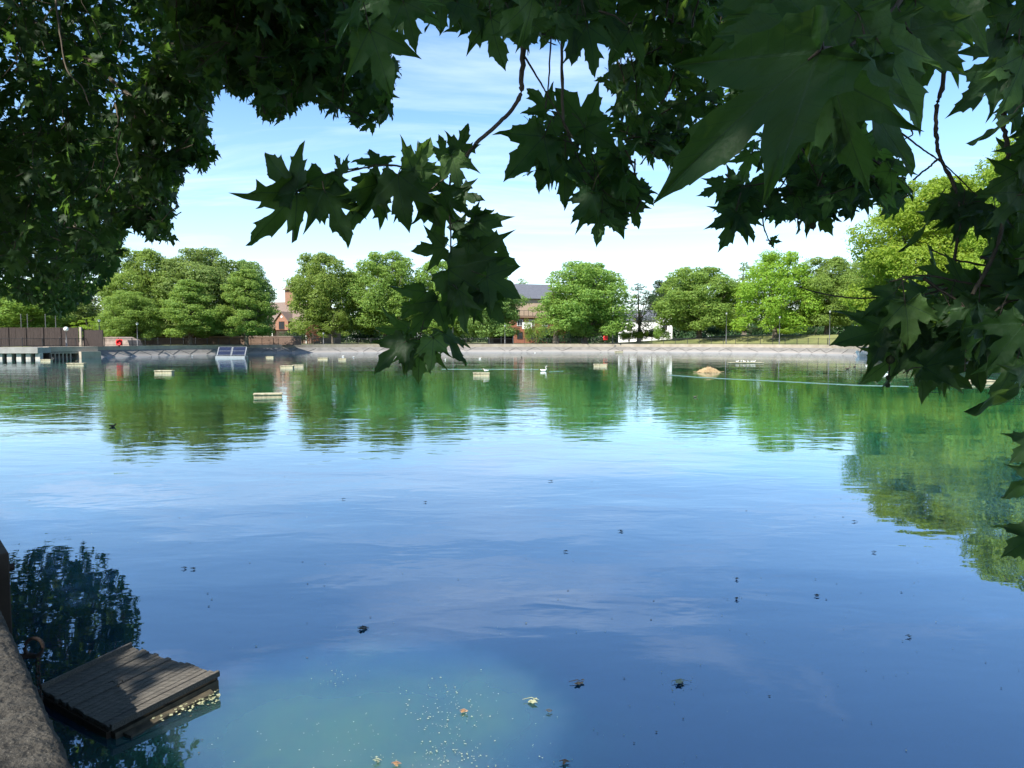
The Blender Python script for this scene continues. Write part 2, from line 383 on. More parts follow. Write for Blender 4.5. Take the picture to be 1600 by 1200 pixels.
    mxg = N.new('ShaderNodeMix'); mxg.data_type = 'RGBA'; L.new(fg.outputs[0], mxg.inputs['Factor']); L.new(mxa.outputs['Result'], mxg.inputs['A']); mxg.inputs['B'].default_value = (.014, .130, .058, 1)
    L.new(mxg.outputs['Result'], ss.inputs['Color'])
    mx = N.new('ShaderNodeMixShader'); f = Mt('ADD', Mt('MULTIPLY', fr.outputs[0], WATER['fmul']), WATER['fadd'], True)
    L.new(f, mx.inputs['Fac']); L.new(ss.outputs[0], mx.inputs[1]); L.new(gl.outputs[0], mx.inputs[2])
    L.new(mx.outputs[0], out.inputs['Surface'])
    return m
WATER = dict(ripple=.0082, fine=.0014, swell=.022, ior=1.58, fmul=.88, fadd=.23, c1=(.005, .024, .062), c2=(.007, .036, .080))
mb = MB()
mb.add([(-220, -200, 0), (220, -200, 0), (220, 230, 0), (-220, 230, 0)], [(0, 1, 2, 3)])
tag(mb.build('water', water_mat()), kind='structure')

# ------------------------------------------------------------------ shoreline, bank, terrain
shore_px = [(-90, 563), (0, 561.5), (72, 560.5), (200, 557), (300, 554.5), (440, 551.5), (600, 550), (800, 549.3), (1000, 549.3), (1200, 551), (1300, 553), (1365, 556)]
shore = [G(a, b)[:2] for a, b in shore_px] + [np.array([58, 84.]), np.array([62, 62.]), np.array([74, 45.]), np.array([86, 15.]), np.array([84, -30.]), np.array([62, -72.])]
SH = catmull(shore, 14)
CEN = np.array([0, 55.0])
SH = np.array(SH)
def radial(p): v = p - CEN; return v / np.linalg.norm(v)
def px_of(p): return 800 + F * p[0] / max(p[1], 1)
# arc-length resample
seg = np.r_[0, np.cumsum(np.linalg.norm(np.diff(SH, axis=0), axis=1))]
LEN = seg[-1]
def on_shore(s, off=0.0, z=0.0):
    p = np.array([np.interp(s, seg, SH[:, 0]), np.interp(s, seg, SH[:, 1])])
    q = p + radial(p) * off
    return np.array([q[0], q[1], z])
def s_at_px(px):
    ss = np.linspace(0, LEN, 1500); best = min(ss, key=lambda s: (abs(px_of(on_shore(s)[:2]) - px) if on_shore(s)[1] > 20 else 1e9)); return best
def berm(px):
    t = min(1, max(0, (px - 900) / 260.0)); return 2.0 * t * t * (3 - 2 * t)
def prof_z(s_off, px):
    b = berm(px)
    t = min(1, max(0, (s_off - 8) / 11.0)); t = t * t * (3 - 2 * t)
    u = min(1, max(0, (s_off - 19) / 12.0))
    return 1.46 + b * t - .5 * b * u * 0 
def ground_at(px, dist):
    """ground point below photo column px, dist metres ahead"""
    x = (px - 800) / F * dist
    p = np.array([x, dist]); d = np.min(np.linalg.norm(SH - p, axis=1))
    return np.array([x, dist, prof_z(d, px)])
ns = 180
ss = np.linspace(0, LEN, ns); offs = [1.5, 3, 5, 8, 10, 12, 14, 16, 19, 24, 31, 45, 80, 200, 900, 4500]
V = []; T = []
for i, s in enumerate(ss):
    b0 = on_shore(s)[:2]; px = px_of(b0) if b0[1] > 20 else 1800
    for o_ in offs:
        q = on_shore(s, o_); V.append((q[0], q[1], prof_z(o_, px) + (random.uniform(-.06, .06) if 8 < o_ < 80 else 0)))
m_ = len(offs)
for i in range(ns - 1):
    for j in range(m_ - 1):
        a = i * m_ + j; T.append((a, a + m_, a + m_ + 1, a + 1))
gm = mat('park_grass', (.060, .085, .020), .95, scale=.12, color2=(.20, .20, .075), bump=.5, detail=9)
tag(link('ground', tri_mesh('ground', V, np.array(T)), gm), kind='structure')
# sunlit path running behind the railing
V = []; T = []
for i, s in enumerate(ss):
    b0 = on_shore(s)[:2]
    for o_ in (1.9, 4.4):
        q = on_shore(s, o_); V.append((q[0], q[1], 1.47))
for i in range(ns - 1): T.append((2 * i, 2 * i + 2, 2 * i + 3, 2 * i + 1))
for v in V: pass
V = [(v[0], v[1], 1.478) for v in V]
tag(link('path', tri_mesh('path', V, np.array(T)), mat('gravel_path', (.26, .22, .16), .95, scale=3, color2=(.38, .33, .25))), kind='structure')

# stone bank: sloping revetment + coping (a thing)
bank = tag(empty('retaining_wall', on_shore(LEN * .45)), 'long sloping grey concrete bank with pale stone coping along the far shore', 'wall')
def sweep(name, prof, m, parent, s0=0, s1=LEN, n=260, closed=False):
    V = []; T = []; k = len(prof); base = np.array(parent.location)
    for s in np.linspace(s0, s1, n):
        for (o_, z) in prof: V.append(on_shore(s, o_, z) - base)
    for i in range(n - 1):
        for j in range(k - 1): T.append((i * k + j, (i + 1) * k + j, (i + 1) * k + j + 1, i * k + j + 1))
    return link(name, tri_mesh(name, V, np.array(T), smooth=False), m, parent)
def slope_mat():
    m = mat('revetment', (.125, .118, .108), .9, scale=.9, bump=.3, color2=(.19, .178, .16), detail=9)
    N = m.node_tree.nodes; L = m.node_tree.links; b = N['Principled BSDF']; cr = [n for n in N if n.type == 'VALTORGB'][0]
    ge = N.new('ShaderNodeNewGeometry'); sp = N.new('ShaderNodeSeparateXYZ'); L.new(ge.outputs['Position'], sp.inputs[0])
    # pale tide mark above the water
    mr = N.new('ShaderNodeMapRange'); mr.inputs['From Min'].default_value = .42; mr.inputs['From Max'].default_value = .20; L.new(sp.outputs['Z'], mr.inputs['Value'])
    mx = N.new('ShaderNodeMix'); mx.data_type = 'RGBA'; L.new(mr.outputs[0], mx.inputs['Factor']); L.new(cr.outputs['Color'], mx.inputs['A']); mx.inputs['B'].default_value = (.24, .22, .20, 1)
    L.new(mx.outputs['Result'], b.inputs['Base Color']); return m
sweep('revetment', [(-1.0, -.6), (0, 0), (1.15, .96)], slope_mat(), bank)
sweep('coping', [(1.15, .92), (1.15, 1.52), (1.9, 1.52), (1.9, 1.40)], M_['coping'], bank)
# repaired zigzag joints on the slope
zz = MB(); base = np.array(bank.location)
s = s_at_px(110)
send = s_at_px(1350); k = 0
while s < send:
    w = random.uniform(2.6, 4.2); mid = random.uniform(.75, 1.0)
    a = on_shore(s, .12, .10 + .03); b = on_shore(s + w / 2, .12 + .95 * mid, (.12 + .95 * mid) * .835 + .03); c = on_shore(s + w, .12, .10 + .03)
    if random.random() < .8: zz.bar(a - base, b - base, .07, .05)
    if random.random() < .8: zz.bar(b - base, c - base, .07, .05)
    s += w * random.choice((1, 1, 1.3))
zz.build('joint', mat('dark_joint', (.10, .095, .085), .9), bank)

# ------------------------------------------------------------------ railing
rail = tag(empty('railing', on_shore(LEN * .4)), 'low black iron railing running along the top of the far bank', 'railing')
base = np.array(rail.location); s0, s1 = s_at_px(-60), s_at_px(1400) + 25
n = 150
pp = [on_shore(s_, 1.55, 0) - base for s_ in np.linspace(s0, s1, n)]
for z in (2.58, 1.66):
    rb = MB(); rb.tube([q + [0, 0, z] for q in pp], .032, 5); rb.build('rail', M_['iron'], rail)
bb = MB()
for s_ in np.arange(s0, s1, .22):
    q = on_shore(s_, 1.55, 0) - base; bb.box(q + [0, 0, 2.12], (.016, .016, .92))
bb.build('baluster', M_['iron'], rail)
pm = MB(); pm.box((0, 0, .56), (.08, .08, 1.16)); pm.ball((0, 0, 1.18), .06, 6, 4)
np_ = 90; p0 = None
for i in range(np_):
    q = on_shore(s0 + (s1 - s0) * i / (np_ - 1), 1.55, 1.51) - base
    if p0 is None: p0 = pm.build('post', M_['iron'], rail); o = p0
    else: o = p0.copy(); COL.objects.link(o)
    o.location = [float(a) for a in q]

# ------------------------------------------------------------------ lamp posts
def lamp_post(px, top, label, globe=False):
    s_ = s_at_px(px); g = on_shore(s_, 2.6, 1.48); g[0] = (px - 800) / F * g[1]
    H = (530 - top) / F * g[1] + 2.5 - g[2]
    t = tag(empty('lamp_post', g), label, 'lamp post', 'lamp posts along the far bank')
    m = MB(); m.tube([(0, 0, 0), (0, 0, .9), (0, 0, .95), (0, 0, H - .25)], [.11, .11, .07, .05], 8); m.build('pole', M_['lamp_grey'], t, True)
    m = MB()
    if globe: m.ball((0, 0, H - .02), .30, 12, 8); m.build('globe', M_['globe'], t, True)
    else:
        m.tube([(0, 0, H - .28), (0, 0, H - .05)], [.10, .20], 8); m.build('lantern', M_['globe'], t)
        m = MB(); m.tube([(0, 0, H - .05), (0, 0, H + .1)], [.24, .04], 8); m.build('cap', M_['lamp_grey'], t)
for a in [(105, 514, 'slim lamp post with a white globe before the brown fence', True), (157, 500, 'dark lamp post next to the left lifebuoy'), (216, 505, 'lamp post in front of the left tree group, just right of the lifebuoy'),
          (506, 520, 'short lamp post between the tower house and the hanging spray'), (708, 506, 'lamp post by the leaning pale trunk'), (789, 508, 'dark lamp post before the low dark shelter'),
          (957, 492, 'lamp post standing just right of the right lifebuoy'), (1134, 489, 'lamp post at the foot of the broad tree right of the white house'),
          (1217, 495, 'lamp post beside the trunk rising from the grass bank'), (1295, 486, 'lamp post nearest the big bright tree')]:
    lamp_post(*a)

# ------------------------------------------------------------------ lifebuoys
def lifebuoy(px, py, label):
    s_ = s_at_px(px); g = on_shore(s_, 1.35, 1.5); g[0] = (px - 800) / F * g[1]
    t = tag(empty('lifebuoy', g), label, 'lifebuoy', 'red lifebuoys on the far railing')
    zc = (530 - py) / F * g[1] + 2.5 - g[2]
    V = []; T = []; n1, n2 = 24, 8
    for i in range(n1):
        a = 2 * math.pi * i / n1
        for j in range(n2):
            b = 2 * math.pi * j / n2; r = .36 + .12 * math.cos(b); V.append((r * math.cos(a), .09 * math.sin(b) - .05, zc + r * math.sin(a)))
    for i in range(n1):
        for j in range(n2): T.append((i * n2 + j, i * n2 + (j + 1) % n2, ((i + 1) % n1) * n2 + (j + 1) % n2, ((i + 1) % n1) * n2 + j))
    link('ring', tri_mesh('ring', V, np.array(T)), M_['red'], t)
    m = MB(); m.box((0, .06, zc - .05), (.14, .06, .9)); m.box((0, .08, zc), (.9, .03, .9)); m.build('holder', M_['red'], t)
    m = MB(); m.box((0, .12, zc / 2 - .1), (.08, .08, zc)); m.build('post', M_['iron'], t)
lifebuoy(187, 535, 'red lifebuoy on its stand by the brown mound at left')
lifebuoy(946, 528, 'red lifebuoy on its stand in front of the round tree right of centre')

# ------------------------------------------------------------------ far trees
def leaf_quads(c, nrm, size, rs):
    """small bent leaf-clump faces at c (n,3), facing nrm"""
    n = len(c); a = rs.normal(size=(n, 3)); a -= nrm * np.sum(a * nrm, 1)[:, None]; a /= np.linalg.norm(a, axis=1)[:, None]
    b = np.cross(nrm, a); s = (size * rs.uniform(.6, 1.3, n))[:, None]
    k = rs.uniform(.45, .9, n)[:, None]
    V = np.stack([c - a * s, c - b * s * k * .8 + a * s * .1, c + a * s, c + b * s * k], 1)
    V[:, 0] -= nrm * s * .25; V[:, 2] -= nrm * s * .2
    return V.reshape(-1, 3)
def crown(seed, lobes, leaves, size, shape, lobe_r=(1.5, 2.6), flat=.7):
    """shape(theta,u)-> radius at height fraction u; unit crown 1 wide, z 0..1 scaled by caller"""
    rs = np.random.default_rng(seed); Vs = []; cen = []
    for k in range(lobes):
        u = (k + .5) / lobes; u = min(.97, max(.02, u + rs.uniform(-.05, .05)))
        th = k * 2.39996 + rs.uniform(-.5, .5); r = shape(u) * rs.uniform(.55, 1.0) * (1 if k % 5 else .35)
        lr = rs.uniform(*lobe_r) * (1 - .45 * max(0, u - .6) / .4)
        c = np.array([r * math.cos(th), r * math.sin(th), u * H_C]); cen.append((c, lr))
        n = int(leaves * (lr / 2.0) ** 2); d = rs.normal(size=(n, 3)); d /= np.linalg.norm(d, axis=1)[:, None]
        bump = 1 + .22 * np.sin(d[:, 0] * 5 + k) * np.sin(d[:, 1] * 6 + 2 * k) + .15 * np.sin(d[:, 2] * 9 + k)
        rad = lr * bump * rs.uniform(.45, 1.0, n) ** .5
        p = c + d * rad[:, None] * np.array([1, 1, flat])
        p[:, 2] -= .05 * rs.random(n) * rad
        nm = d * .7 + rs.normal(size=(n, 3)) * .45 + np.array([0, 0, .35]); nm /= np.linalg.norm(nm, axis=1)[:, None]
        Vs.append(leaf_quads(p, nm, size, rs))
        # loose outer leaves breaking the outline
        n2 = n // 14; d2 = rs.normal(size=(n2, 3)); d2 /= np.linalg.norm(d2, axis=1)[:, None]
        p2 = c + d2 * lr * rs.uniform(1.0, 1.32, n2)[:, None] * np.array([1, 1, flat])
        Vs.append(leaf_quads(p2, d2, size * .8, rs))
    V = np.concatenate(Vs); return V, cen
def limb_mesh(cen, z0, seed, trunk_r=.42, lean=0.0):
    rs = random.Random(seed); m = MB()
    top = z0 + 2.5
    m.tube([(0, 0, -.3), (0, 0, .3), (lean * .3, 0, z0 * .5), (lean, .1, z0), (lean * 1.2, 0, z0 + H_C * .45)], [trunk_r * 1.7, trunk_r * 1.15, trunk_r, trunk_r * .85, trunk_r * .25], 9)
    for i, (c, lr) in enumerate(cen):
        if i % 3 == 0:
            a = np.array([lean, 0, z0 + rs.uniform(-.6, H_C * .25)]); b = c + [0, 0, z0]
            mid = (a + b) / 2 + [0, 0, -.1 * H_C * rs.random() + .3]
            m.tube([a, mid, b], [trunk_r * .4, trunk_r * .24, .05], 5, False)
    return m
PROTO = {}
H_C = 15.0
def proto(key, seed, lobes, leaves, size, shape, z0=3.2, **kw):
    V, cen = crown(seed, lobes, leaves, size, shape, **kw)
    me = tri_mesh('crown_' + key, V + [0, 0, z0], np.arange(len(V)).reshape(-1, 4), smooth=False)
    m = limb_mesh(cen, z0, seed); tm = bpy.data.meshes.new('trunk_' + key); tm.from_pydata(m.v, [], m.f); tm.materials.append(M_['bark'])
    tm.polygons.foreach_set('use_smooth', [True] * len(tm.polygons))
    PROTO[key] = (me, tm, z0 + H_C + 1.0, max(abs(V[:, 0]).max(), abs(V[:, 1]).max()) * .93)
rounded = lambda u: 6.4 * math.sqrt(max(.05, 1 - (2 * (u - .42) / 1.25) ** 2))
broad = lambda u: 7.2 * math.sqrt(max(.04, 1 - (2 * (u - .38) / 1.3) ** 2))
cone = lambda u: 6.4 * (1 - .75 * max(0, u - .2) / .8) * (.75 + .25 * min(1, u / .2))
twin = lambda u: 6.6 * math.sqrt(max(.05, 1 - (max(0, u - .3) / .78) ** 1.6))
slim = lambda u: 3.4 * math.sin(math.pi * min(.98, .15 + u * .82))
proto('round', 3, 92, 620, .19, rounded, 2.9, lobe_r=(1.4, 2.6))
proto('broad', 8, 104, 620, .19, broad, 2.8, lobe_r=(1.4, 2.7))
proto('cone', 5, 100, 640, .18, cone, 2.8, lobe_r=(1.1, 2.2), flat=.5)
proto('twin', 21, 96, 560, .19, twin, 2.4, lobe_r=(1.2, 2.3), flat=.9)
proto('slim', 33, 34, 330, .18, slim, lobe_r=(.8, 1.5))
proto('big', 41, 150, 1300, .14, broad, 2.4, lobe_r=(1.2, 2.3))
proto('open', 52, 44, 300, .18, rounded, lobe_r=(.9, 1.8), flat=.6)
def far_tree(px, top, wpx, dist, key, m, label, base_z=None, rz=None, group='trees along the far bank', trunk=None, name='plane_tree'):
    g = ground_at(px, dist)
    if base_z is not None: g[2] = base_z
    H = (530 - top) / F * dist + 2.5 - g[2]; me, tm, h0, r0 = PROTO[key]
    w = wpx / F * dist / 2
    ky = (key, m)
    if ky not in PROTO:
        mm = me.copy(); mm.materials.append(M_[m]); PROTO[ky] = mm
    t = tag(empty(name, g, rz if rz is not None else random.uniform(0, 6.28), (w / r0, w / r0, H / h0)), label, 'tree', group)
    link('crown', PROTO[ky], None, t); link('trunk', tm, None, t)
    return t
far_tree(20, 440, 200, 128, 'round', 'foliage', 'pale green tree behind the brown fence at the far left edge')
far_tree(90, 430, 190, 150, 'broad', 'foliage_blue', 'shaded tree behind the brown fence, half hidden by the dark canopy')
far_tree(143, 492, 62, 118, 'open', 'foliage_yellow', 'small yellow-green tree between the brown fence and the tall left group')
far_tree(222, 384, 155, 134, 'round', 'foliage', 'tall full tree at the left end of the tall left group, behind the lifebuoy')
far_tree(205, 452, 100, 121, 'broad', 'foliage', 'low spreading tree in front of the leftmost tall tree')
far_tree(318, 384, 172, 138, 'broad', 'foliage_blue', 'tall tree in the middle of the left group, behind the lighter low tree')
far_tree(392, 402, 90, 140, 'round', 'foliage_blue', 'back tree at the right end of the tall left group')
far_tree(298, 432, 115, 124, 'cone', 'foliage', 'lighter green lower tree with drooping tiers, front of the left group')
far_tree(386, 414, 108, 126, 'cone', 'foliage', 'tiered cone shaped tree left of the little tower')
far_tree(504, 391, 130, 160, 'round', 'foliage', 'round full tree just right of the little tower')
far_tree(520, 470, 62, 156, 'open', 'foliage', 'small low tree beneath the round tree right of the little tower')
far_tree(602, 390, 136, 163, 'broad', 'foliage', 'tall round tree directly left of the hanging leaf spray')
far_tree(690, 402, 124, 165, 'round', 'foliage', 'tall tree mostly behind the hanging leaf spray')
far_tree(768, 428, 122, 160, 'round', 'foliage_blue', 'tree behind the right edge of the hanging spray, left of the slate roof')
far_tree(816, 430, 50, 225, 'slim', 'foliage_blue', 'slim tree top rising left of the slate roof')
far_tree(914, 406, 158, 158, 'broad', 'foliage', 'wide round tree standing behind the right lifebuoy')
far_tree(868, 446, 84, 156, 'slim', 'foliage', 'slim tree with thin trunks in front of the red brick building')
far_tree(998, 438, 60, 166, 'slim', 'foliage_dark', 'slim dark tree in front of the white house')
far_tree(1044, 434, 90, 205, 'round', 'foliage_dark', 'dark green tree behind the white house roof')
far_tree(1092, 414, 156, 162, 'broad', 'foliage', 'broad round tree right of the white house')
far_tree(1162, 404, 64, 210, 'slim', 'foliage_blue', 'thin grey-green tree top showing in the gap between two bright trees')
far_tree(1210, 390, 140, 152, 'twin', 'foliage_yellow', 'light green tree with two pointed tops on the grass bank')
far_tree(1290, 398, 128, 150, 'round', 'foliage', 'rounded tree left of the big bright tree')
far_tree(1350, 405, 124, 165, 'broad', 'foliage', 'tree in the back beside the big bright tree')
far_tree(1462, 272, 285, 96, 'big', 'foliage_yellow', 'big bright yellow-green tree rising over the right bank')
far_tree(1636, 185, 290, 74, 'big', 'foliage_yellow', 'tallest tree at the right edge of the photograph, behind the dark leaves', rz=2.0)
far_tree(1860, 150, 320, 70, 'round', 'foliage', 'tree past the right edge of the photograph on the right bank')
far_tree(490, 505, 26, 142, 'open', 'red_leaf', 'small tree with reddish brown leaves at the water railing', name='small_tree', group='shrubs on the far bank')
# woodland mass and hedge far behind (countless crowns)
rs = np.random.default_rng(5); Vs = []
for px in np.arange(-160, 1900, 13):
    d = rs.uniform(190, 260) if px < 1350 else rs.uniform(130, 170)
    g = at_y(px, d); rad = rs.uniform(3.2, 5.2); hz_ = rs.uniform(4.5, 9.5) if not (425 < px < 470 or 805 < px < 870 or 975 < px < 1050) else 3.0
    for zz_ in (2.0, hz_ * .6, hz_):
        n = 420; dd = rs.normal(size=(n, 3)); dd /= np.linalg.norm(dd, axis=1)[:, None]
        p = np.array([g[0] + rs.uniform(-2, 2), g[1], 1.0 + zz_]) + dd * rad * rs.uniform(.6, 1, n)[:, None] * [1, 1, .7]
        Vs.append(leaf_quads(p, dd, .34, rs))
V = np.concatenate(Vs)
tag(link('woodland', tri_mesh('woodland', V, np.arange(len(V)).reshape(-1, 4), smooth=False), M_['foliage_dark']), 'dark mass of trees and bushes closing the view behind the lake trees', 'woodland', kind='stuff')
def shrub(px, dist, w, h, m, label):
    rs = np.random.default_rng(int(px)); g = ground_at(px, dist); Vs = []
    for k in range(9):
        c = np.array([rs.uniform(-.38, .38) * w, rs.uniform(-.3, .3) * w * .6, h * rs.uniform(.3, .7)]); n = 260
        d = rs.normal(size=(n, 3)); d /= np.linalg.norm(d, axis=1)[:, None]
        Vs.append(leaf_quads(c + d * np.array([w * .24, w * .2, h * .34]) * rs.uniform(.6, 1, n)[:, None], d, .14, rs))
    V = np.concatenate(Vs); t = tag(empty('shrub', g), label, 'shrub', 'shrubs on the far bank')
    link('foliage', tri_mesh('foliage', V, np.arange(len(V)).reshape(-1, 4), smooth=False), M_[m], t)
    m_ = MB()
    for k in range(4): m_.tube([(0, 0, -.1), (rs.uniform(-.4, .4) * w * .5, 0, h * .7)], [.06, .02], 5)
    m_.build('stem', M_['bark'], t)
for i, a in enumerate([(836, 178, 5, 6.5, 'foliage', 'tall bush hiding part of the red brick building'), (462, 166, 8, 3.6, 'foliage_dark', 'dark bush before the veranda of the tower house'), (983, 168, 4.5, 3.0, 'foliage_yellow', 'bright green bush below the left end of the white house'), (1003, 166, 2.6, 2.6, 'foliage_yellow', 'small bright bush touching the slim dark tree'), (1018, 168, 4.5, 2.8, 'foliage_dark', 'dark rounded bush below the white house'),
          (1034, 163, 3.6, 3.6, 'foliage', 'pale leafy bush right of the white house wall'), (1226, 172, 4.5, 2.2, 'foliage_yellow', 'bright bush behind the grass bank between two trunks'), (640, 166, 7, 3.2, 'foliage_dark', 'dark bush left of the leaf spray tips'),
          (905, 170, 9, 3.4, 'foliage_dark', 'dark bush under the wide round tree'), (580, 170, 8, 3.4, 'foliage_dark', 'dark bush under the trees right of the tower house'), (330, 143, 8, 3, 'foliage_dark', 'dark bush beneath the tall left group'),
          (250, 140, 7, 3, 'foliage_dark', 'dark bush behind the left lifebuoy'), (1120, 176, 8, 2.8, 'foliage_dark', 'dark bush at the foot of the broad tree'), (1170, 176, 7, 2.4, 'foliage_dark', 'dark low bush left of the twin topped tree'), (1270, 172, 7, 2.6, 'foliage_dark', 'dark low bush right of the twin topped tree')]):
    shrub(*a)

# ------------------------------------------------------------------ buildings
def window(parent, c, w, h, depth=.12, m='white', ry=0):
    f = MB(); t = .1
    f.box((c[0], c[1], c[2] + h / 2), (w, depth, t)); f.box((c[0], c[1], c[2] - h / 2), (w, depth, t))
    f.box((c[0] - w / 2 + t / 2, c[1], c[2]), (t, depth * .9, h - t)); f.box((c[0] + w / 2 - t / 2, c[1], c[2]), (t, depth * .9, h - t)); f.box(c, (.07, depth * .8, h - t))
    fr = f.build('window', M_[m], parent); g = MB(); g.box((c[0], c[1] + .01, c[2]), (w - .1, depth * .3, h - .1)); g.build('pane', M_['glass'], fr)
def gable_roof(mb_, x0, x1, y0, y1, z, rise, over=.4, axis='x', t=.18):
    """solid gable roof shell"""
    for k in (0, t):
        pass
    if axis == 'x':
        ym = (y0 + y1) / 2; pr = [(y0 - over, z - over * rise / ((y1 - y0) / 2)), (ym, z + rise), (y1 + over, z - over * rise / ((y1 - y0) / 2))]
        a = [(x0 - over, y, zz_) for y, zz_ in pr] + [(x0 - over, y, zz_ + t) for y, zz_ in pr]; b = [(x1 + over, q[1], q[2]) for q in a]
    else:
        xm = (x0 + x1) / 2; pr = [(x0 - over, z - over * rise / ((x1 - x0) / 2)), (xm, z + rise), (x1 + over, z - over * rise / ((x1 - x0) / 2))]
        a = [(x, y0 - over, zz_) for x, zz_ in pr] + [(x, y0 - over, zz_ + t) for x, zz_ in pr]; b = [(q[0], y1 + over, q[2]) for q in a]
    mb_.add(a + b, [(0, 1, 4, 3), (1, 2, 5, 4), (6, 9, 10, 7), (7, 10, 11, 8), (3, 4, 10, 9), (4, 5, 11, 10), (0, 6, 7, 1), (1, 7, 8, 2), (0, 3, 9, 6), (2, 8, 11, 5)])
def gable_wall(mb_, x0, x1, y, z, rise, t=.2, axis='y'):
    if axis == 'y': vs = [(x0, y, z), (x1, y, z), ((x0 + x1) / 2, y, z + rise)]; v2 = [(a, b + t, c) for a, b, c in vs]
    else: vs = [(y, x0, z), (y, x1, z), (y, (x0 + x1) / 2, z + rise)]; v2 = [(a + t, b, c) for a, b, c in vs]
    mb_.add(vs + v2, [(0, 1, 2), (5, 4, 3), (0, 3, 4, 1), (1, 4, 5, 2), (2, 5, 3, 0)])
# tower house: roof ridge, square cupola, orange gable, timber posts below
g = at_y(440, 176, 1.46)
th = tag(empty('tower_house', g, R(-24)), 'brick house with a small square pyramid roofed tower and timber posts, between two tall trees', 'house')
mb = MB(); mb.box((0, 6, 2.7), (17, 11, 5.4)); mb.build('wall', M_['dull_brick'], th)
mb = MB(); gable_roof(mb, -8.5, 8.5, .5, 11.5, 5.4, 4.6); rf = mb.build('roof', M_['tile'], th)
mb = MB(); mb.box((-1.2, 5.5, 11.2), (2.5, 2.5, 3.6)); tw = mb.build('tower', brick_mat('orange_brick', (.28, .14, .085), (.22, .11, .065), (.3, .25, .2), 3), th)
mb = MB(); mb.add([(-3.0, 3.7, 13.0), (.6, 3.7, 13.0), (.6, 7.3, 13.0), (-3.0, 7.3, 13.0), (-1.2, 5.5, 14.6)], [(0, 1, 4), (1, 2, 4), (2, 3, 4), (3, 0, 4), (3, 2, 1, 0)]); mb.tube([(-1.2, 5.5, 14.4), (-1.2, 5.5, 15.4)], [.06, .02], 5); mb.build('tower_roof', M_['tile'], th)
mb = MB(); mb.box((1.0, -.2, 4.3), (3.8, 1.6, 2.2)); gable_wall(mb, -.9, 2.9, -1.0, 5.4, 2.0, 1.8); gb = mb.build('gable_bay', brick_mat('gable_brick', (.30, .14, .08), (.25, .11, .065), (.4, .3, .25), 3), th)
mb = MB(); mb.box((1.0, -.1, 1.6), (3.7, 1.4, 3.2)); mb.build('bay_base', M_['timber_dark'], th)
mb = MB(); gable_roof(mb, -.9, 2.9, -1.0, 3.0, 5.45, 2.0, .3, 'y', .12); mb.build('gable_roof', M_['tile'], th)
mb = MB(); mb.ball((1.0, -1.03, 6.3), .28, 12, 6, (1, .15, 1)); mb.build('round_window', M_['globe'], th)
window(th, (1.0, -1.06, 4.3), 1.6, 1.7, m='timber_dark')
for k in range(14):
    mb = MB(); x = -8.2 + k * 1.25
    if -1.2 < x < 3.1: continue
    mb.box((x, -.9, 1.6), (.18, .18, 3.2)); mb.build('post', M_['white'] if k % 2 else M_['timber_dark'], th)
mb = MB(); mb.box((-5.0, -.2, 3.4), (7.4, 2.0, .3)); mb.box((5.9, -.2, 3.4), (5.8, 2.0, .3)); mb.build('veranda_roof', M_['timber_dark'], th)
# brick building with the slate hipped roof
g = at_y(842, 190, 1.46)
bh = tag(empty('brick_building', g, R(18)), 'red brick building with a dark slate roof left of the wide round tree', 'building')
mb = MB(); mb.box((0, 5, 3.3), (15, 9, 6.6)); mb.build('wall', M_['brick'], bh)
mb = MB(); mb.box((-.2, 5, 9.0), (14.2, 8.4, 4.8)); mb.build('upper_wall', mat('pale_brick', (.40, .30, .21), .9, scale=6), bh)
mb = MB(); z = 11.4; mb.add([(-7.9, .2, z), (7.9, .2, z), (7.9, 9.8, z), (-7.9, 9.8, z), (-5.0, 5, z + 4.0), (5.0, 5, z + 4.0)], [(0, 1, 5, 4), (1, 2, 5), (2, 3, 4, 5), (3, 0, 4), (3, 2, 1, 0)]); mb.build('roof', M_['slate'], bh)
for x in (-5, -1.8, 1.8, 5):
    window(bh, (x, .44, 2.0), 1.5, 1.6, m='timber_dark'); window(bh, (x, .44, 5.2), 1.5, 1.5, m='white')
mb = MB()
for k in range(12): mb.box((-6.5 + k * 1.18, -.3, 7.6), (.09, .09, 1.3))
mb.box((0, -.3, 8.3), (14, .1, .1)); mb.box((0, 0, 6.9), (14.4, .9, .18)); mb.build('balcony', M_['timber_dark'], bh)
mb = MB(); mb.box((-3.3, -.2, 4.5), (2.6, .1, 1.7)); mb.build('panel', M_['white'], bh)
# dark shelter
g = at_y(783, 172, 1.46)
sh = tag(empty('shelter', g, R(4)), 'low open shelter with a dark interior and flat grey roof left of the brick building', 'shelter')
mb = MB(); mb.box((0, 1.5, 2.75), (6.4, 4, .35)); mb.build('roof', mat('felt_roof', (.30, .28, .25), .9), sh)
mb = MB(); mb.box((0, 3.3, 1.3), (5.8, .2, 2.6)); mb.box((-2.85, 2.0, 1.3), (.2, 2.4, 2.6)); mb.box((2.85, 2.0, 1.3), (.2, 2.4, 2.6)); mb.build('wall', M_['timber_dark'], sh)
for x in (-2.8, 0, 2.8): mb = MB(); mb.box((x, -.2, 1.3), (.14, .14, 2.56)); mb.build('post', M_['white'], sh)
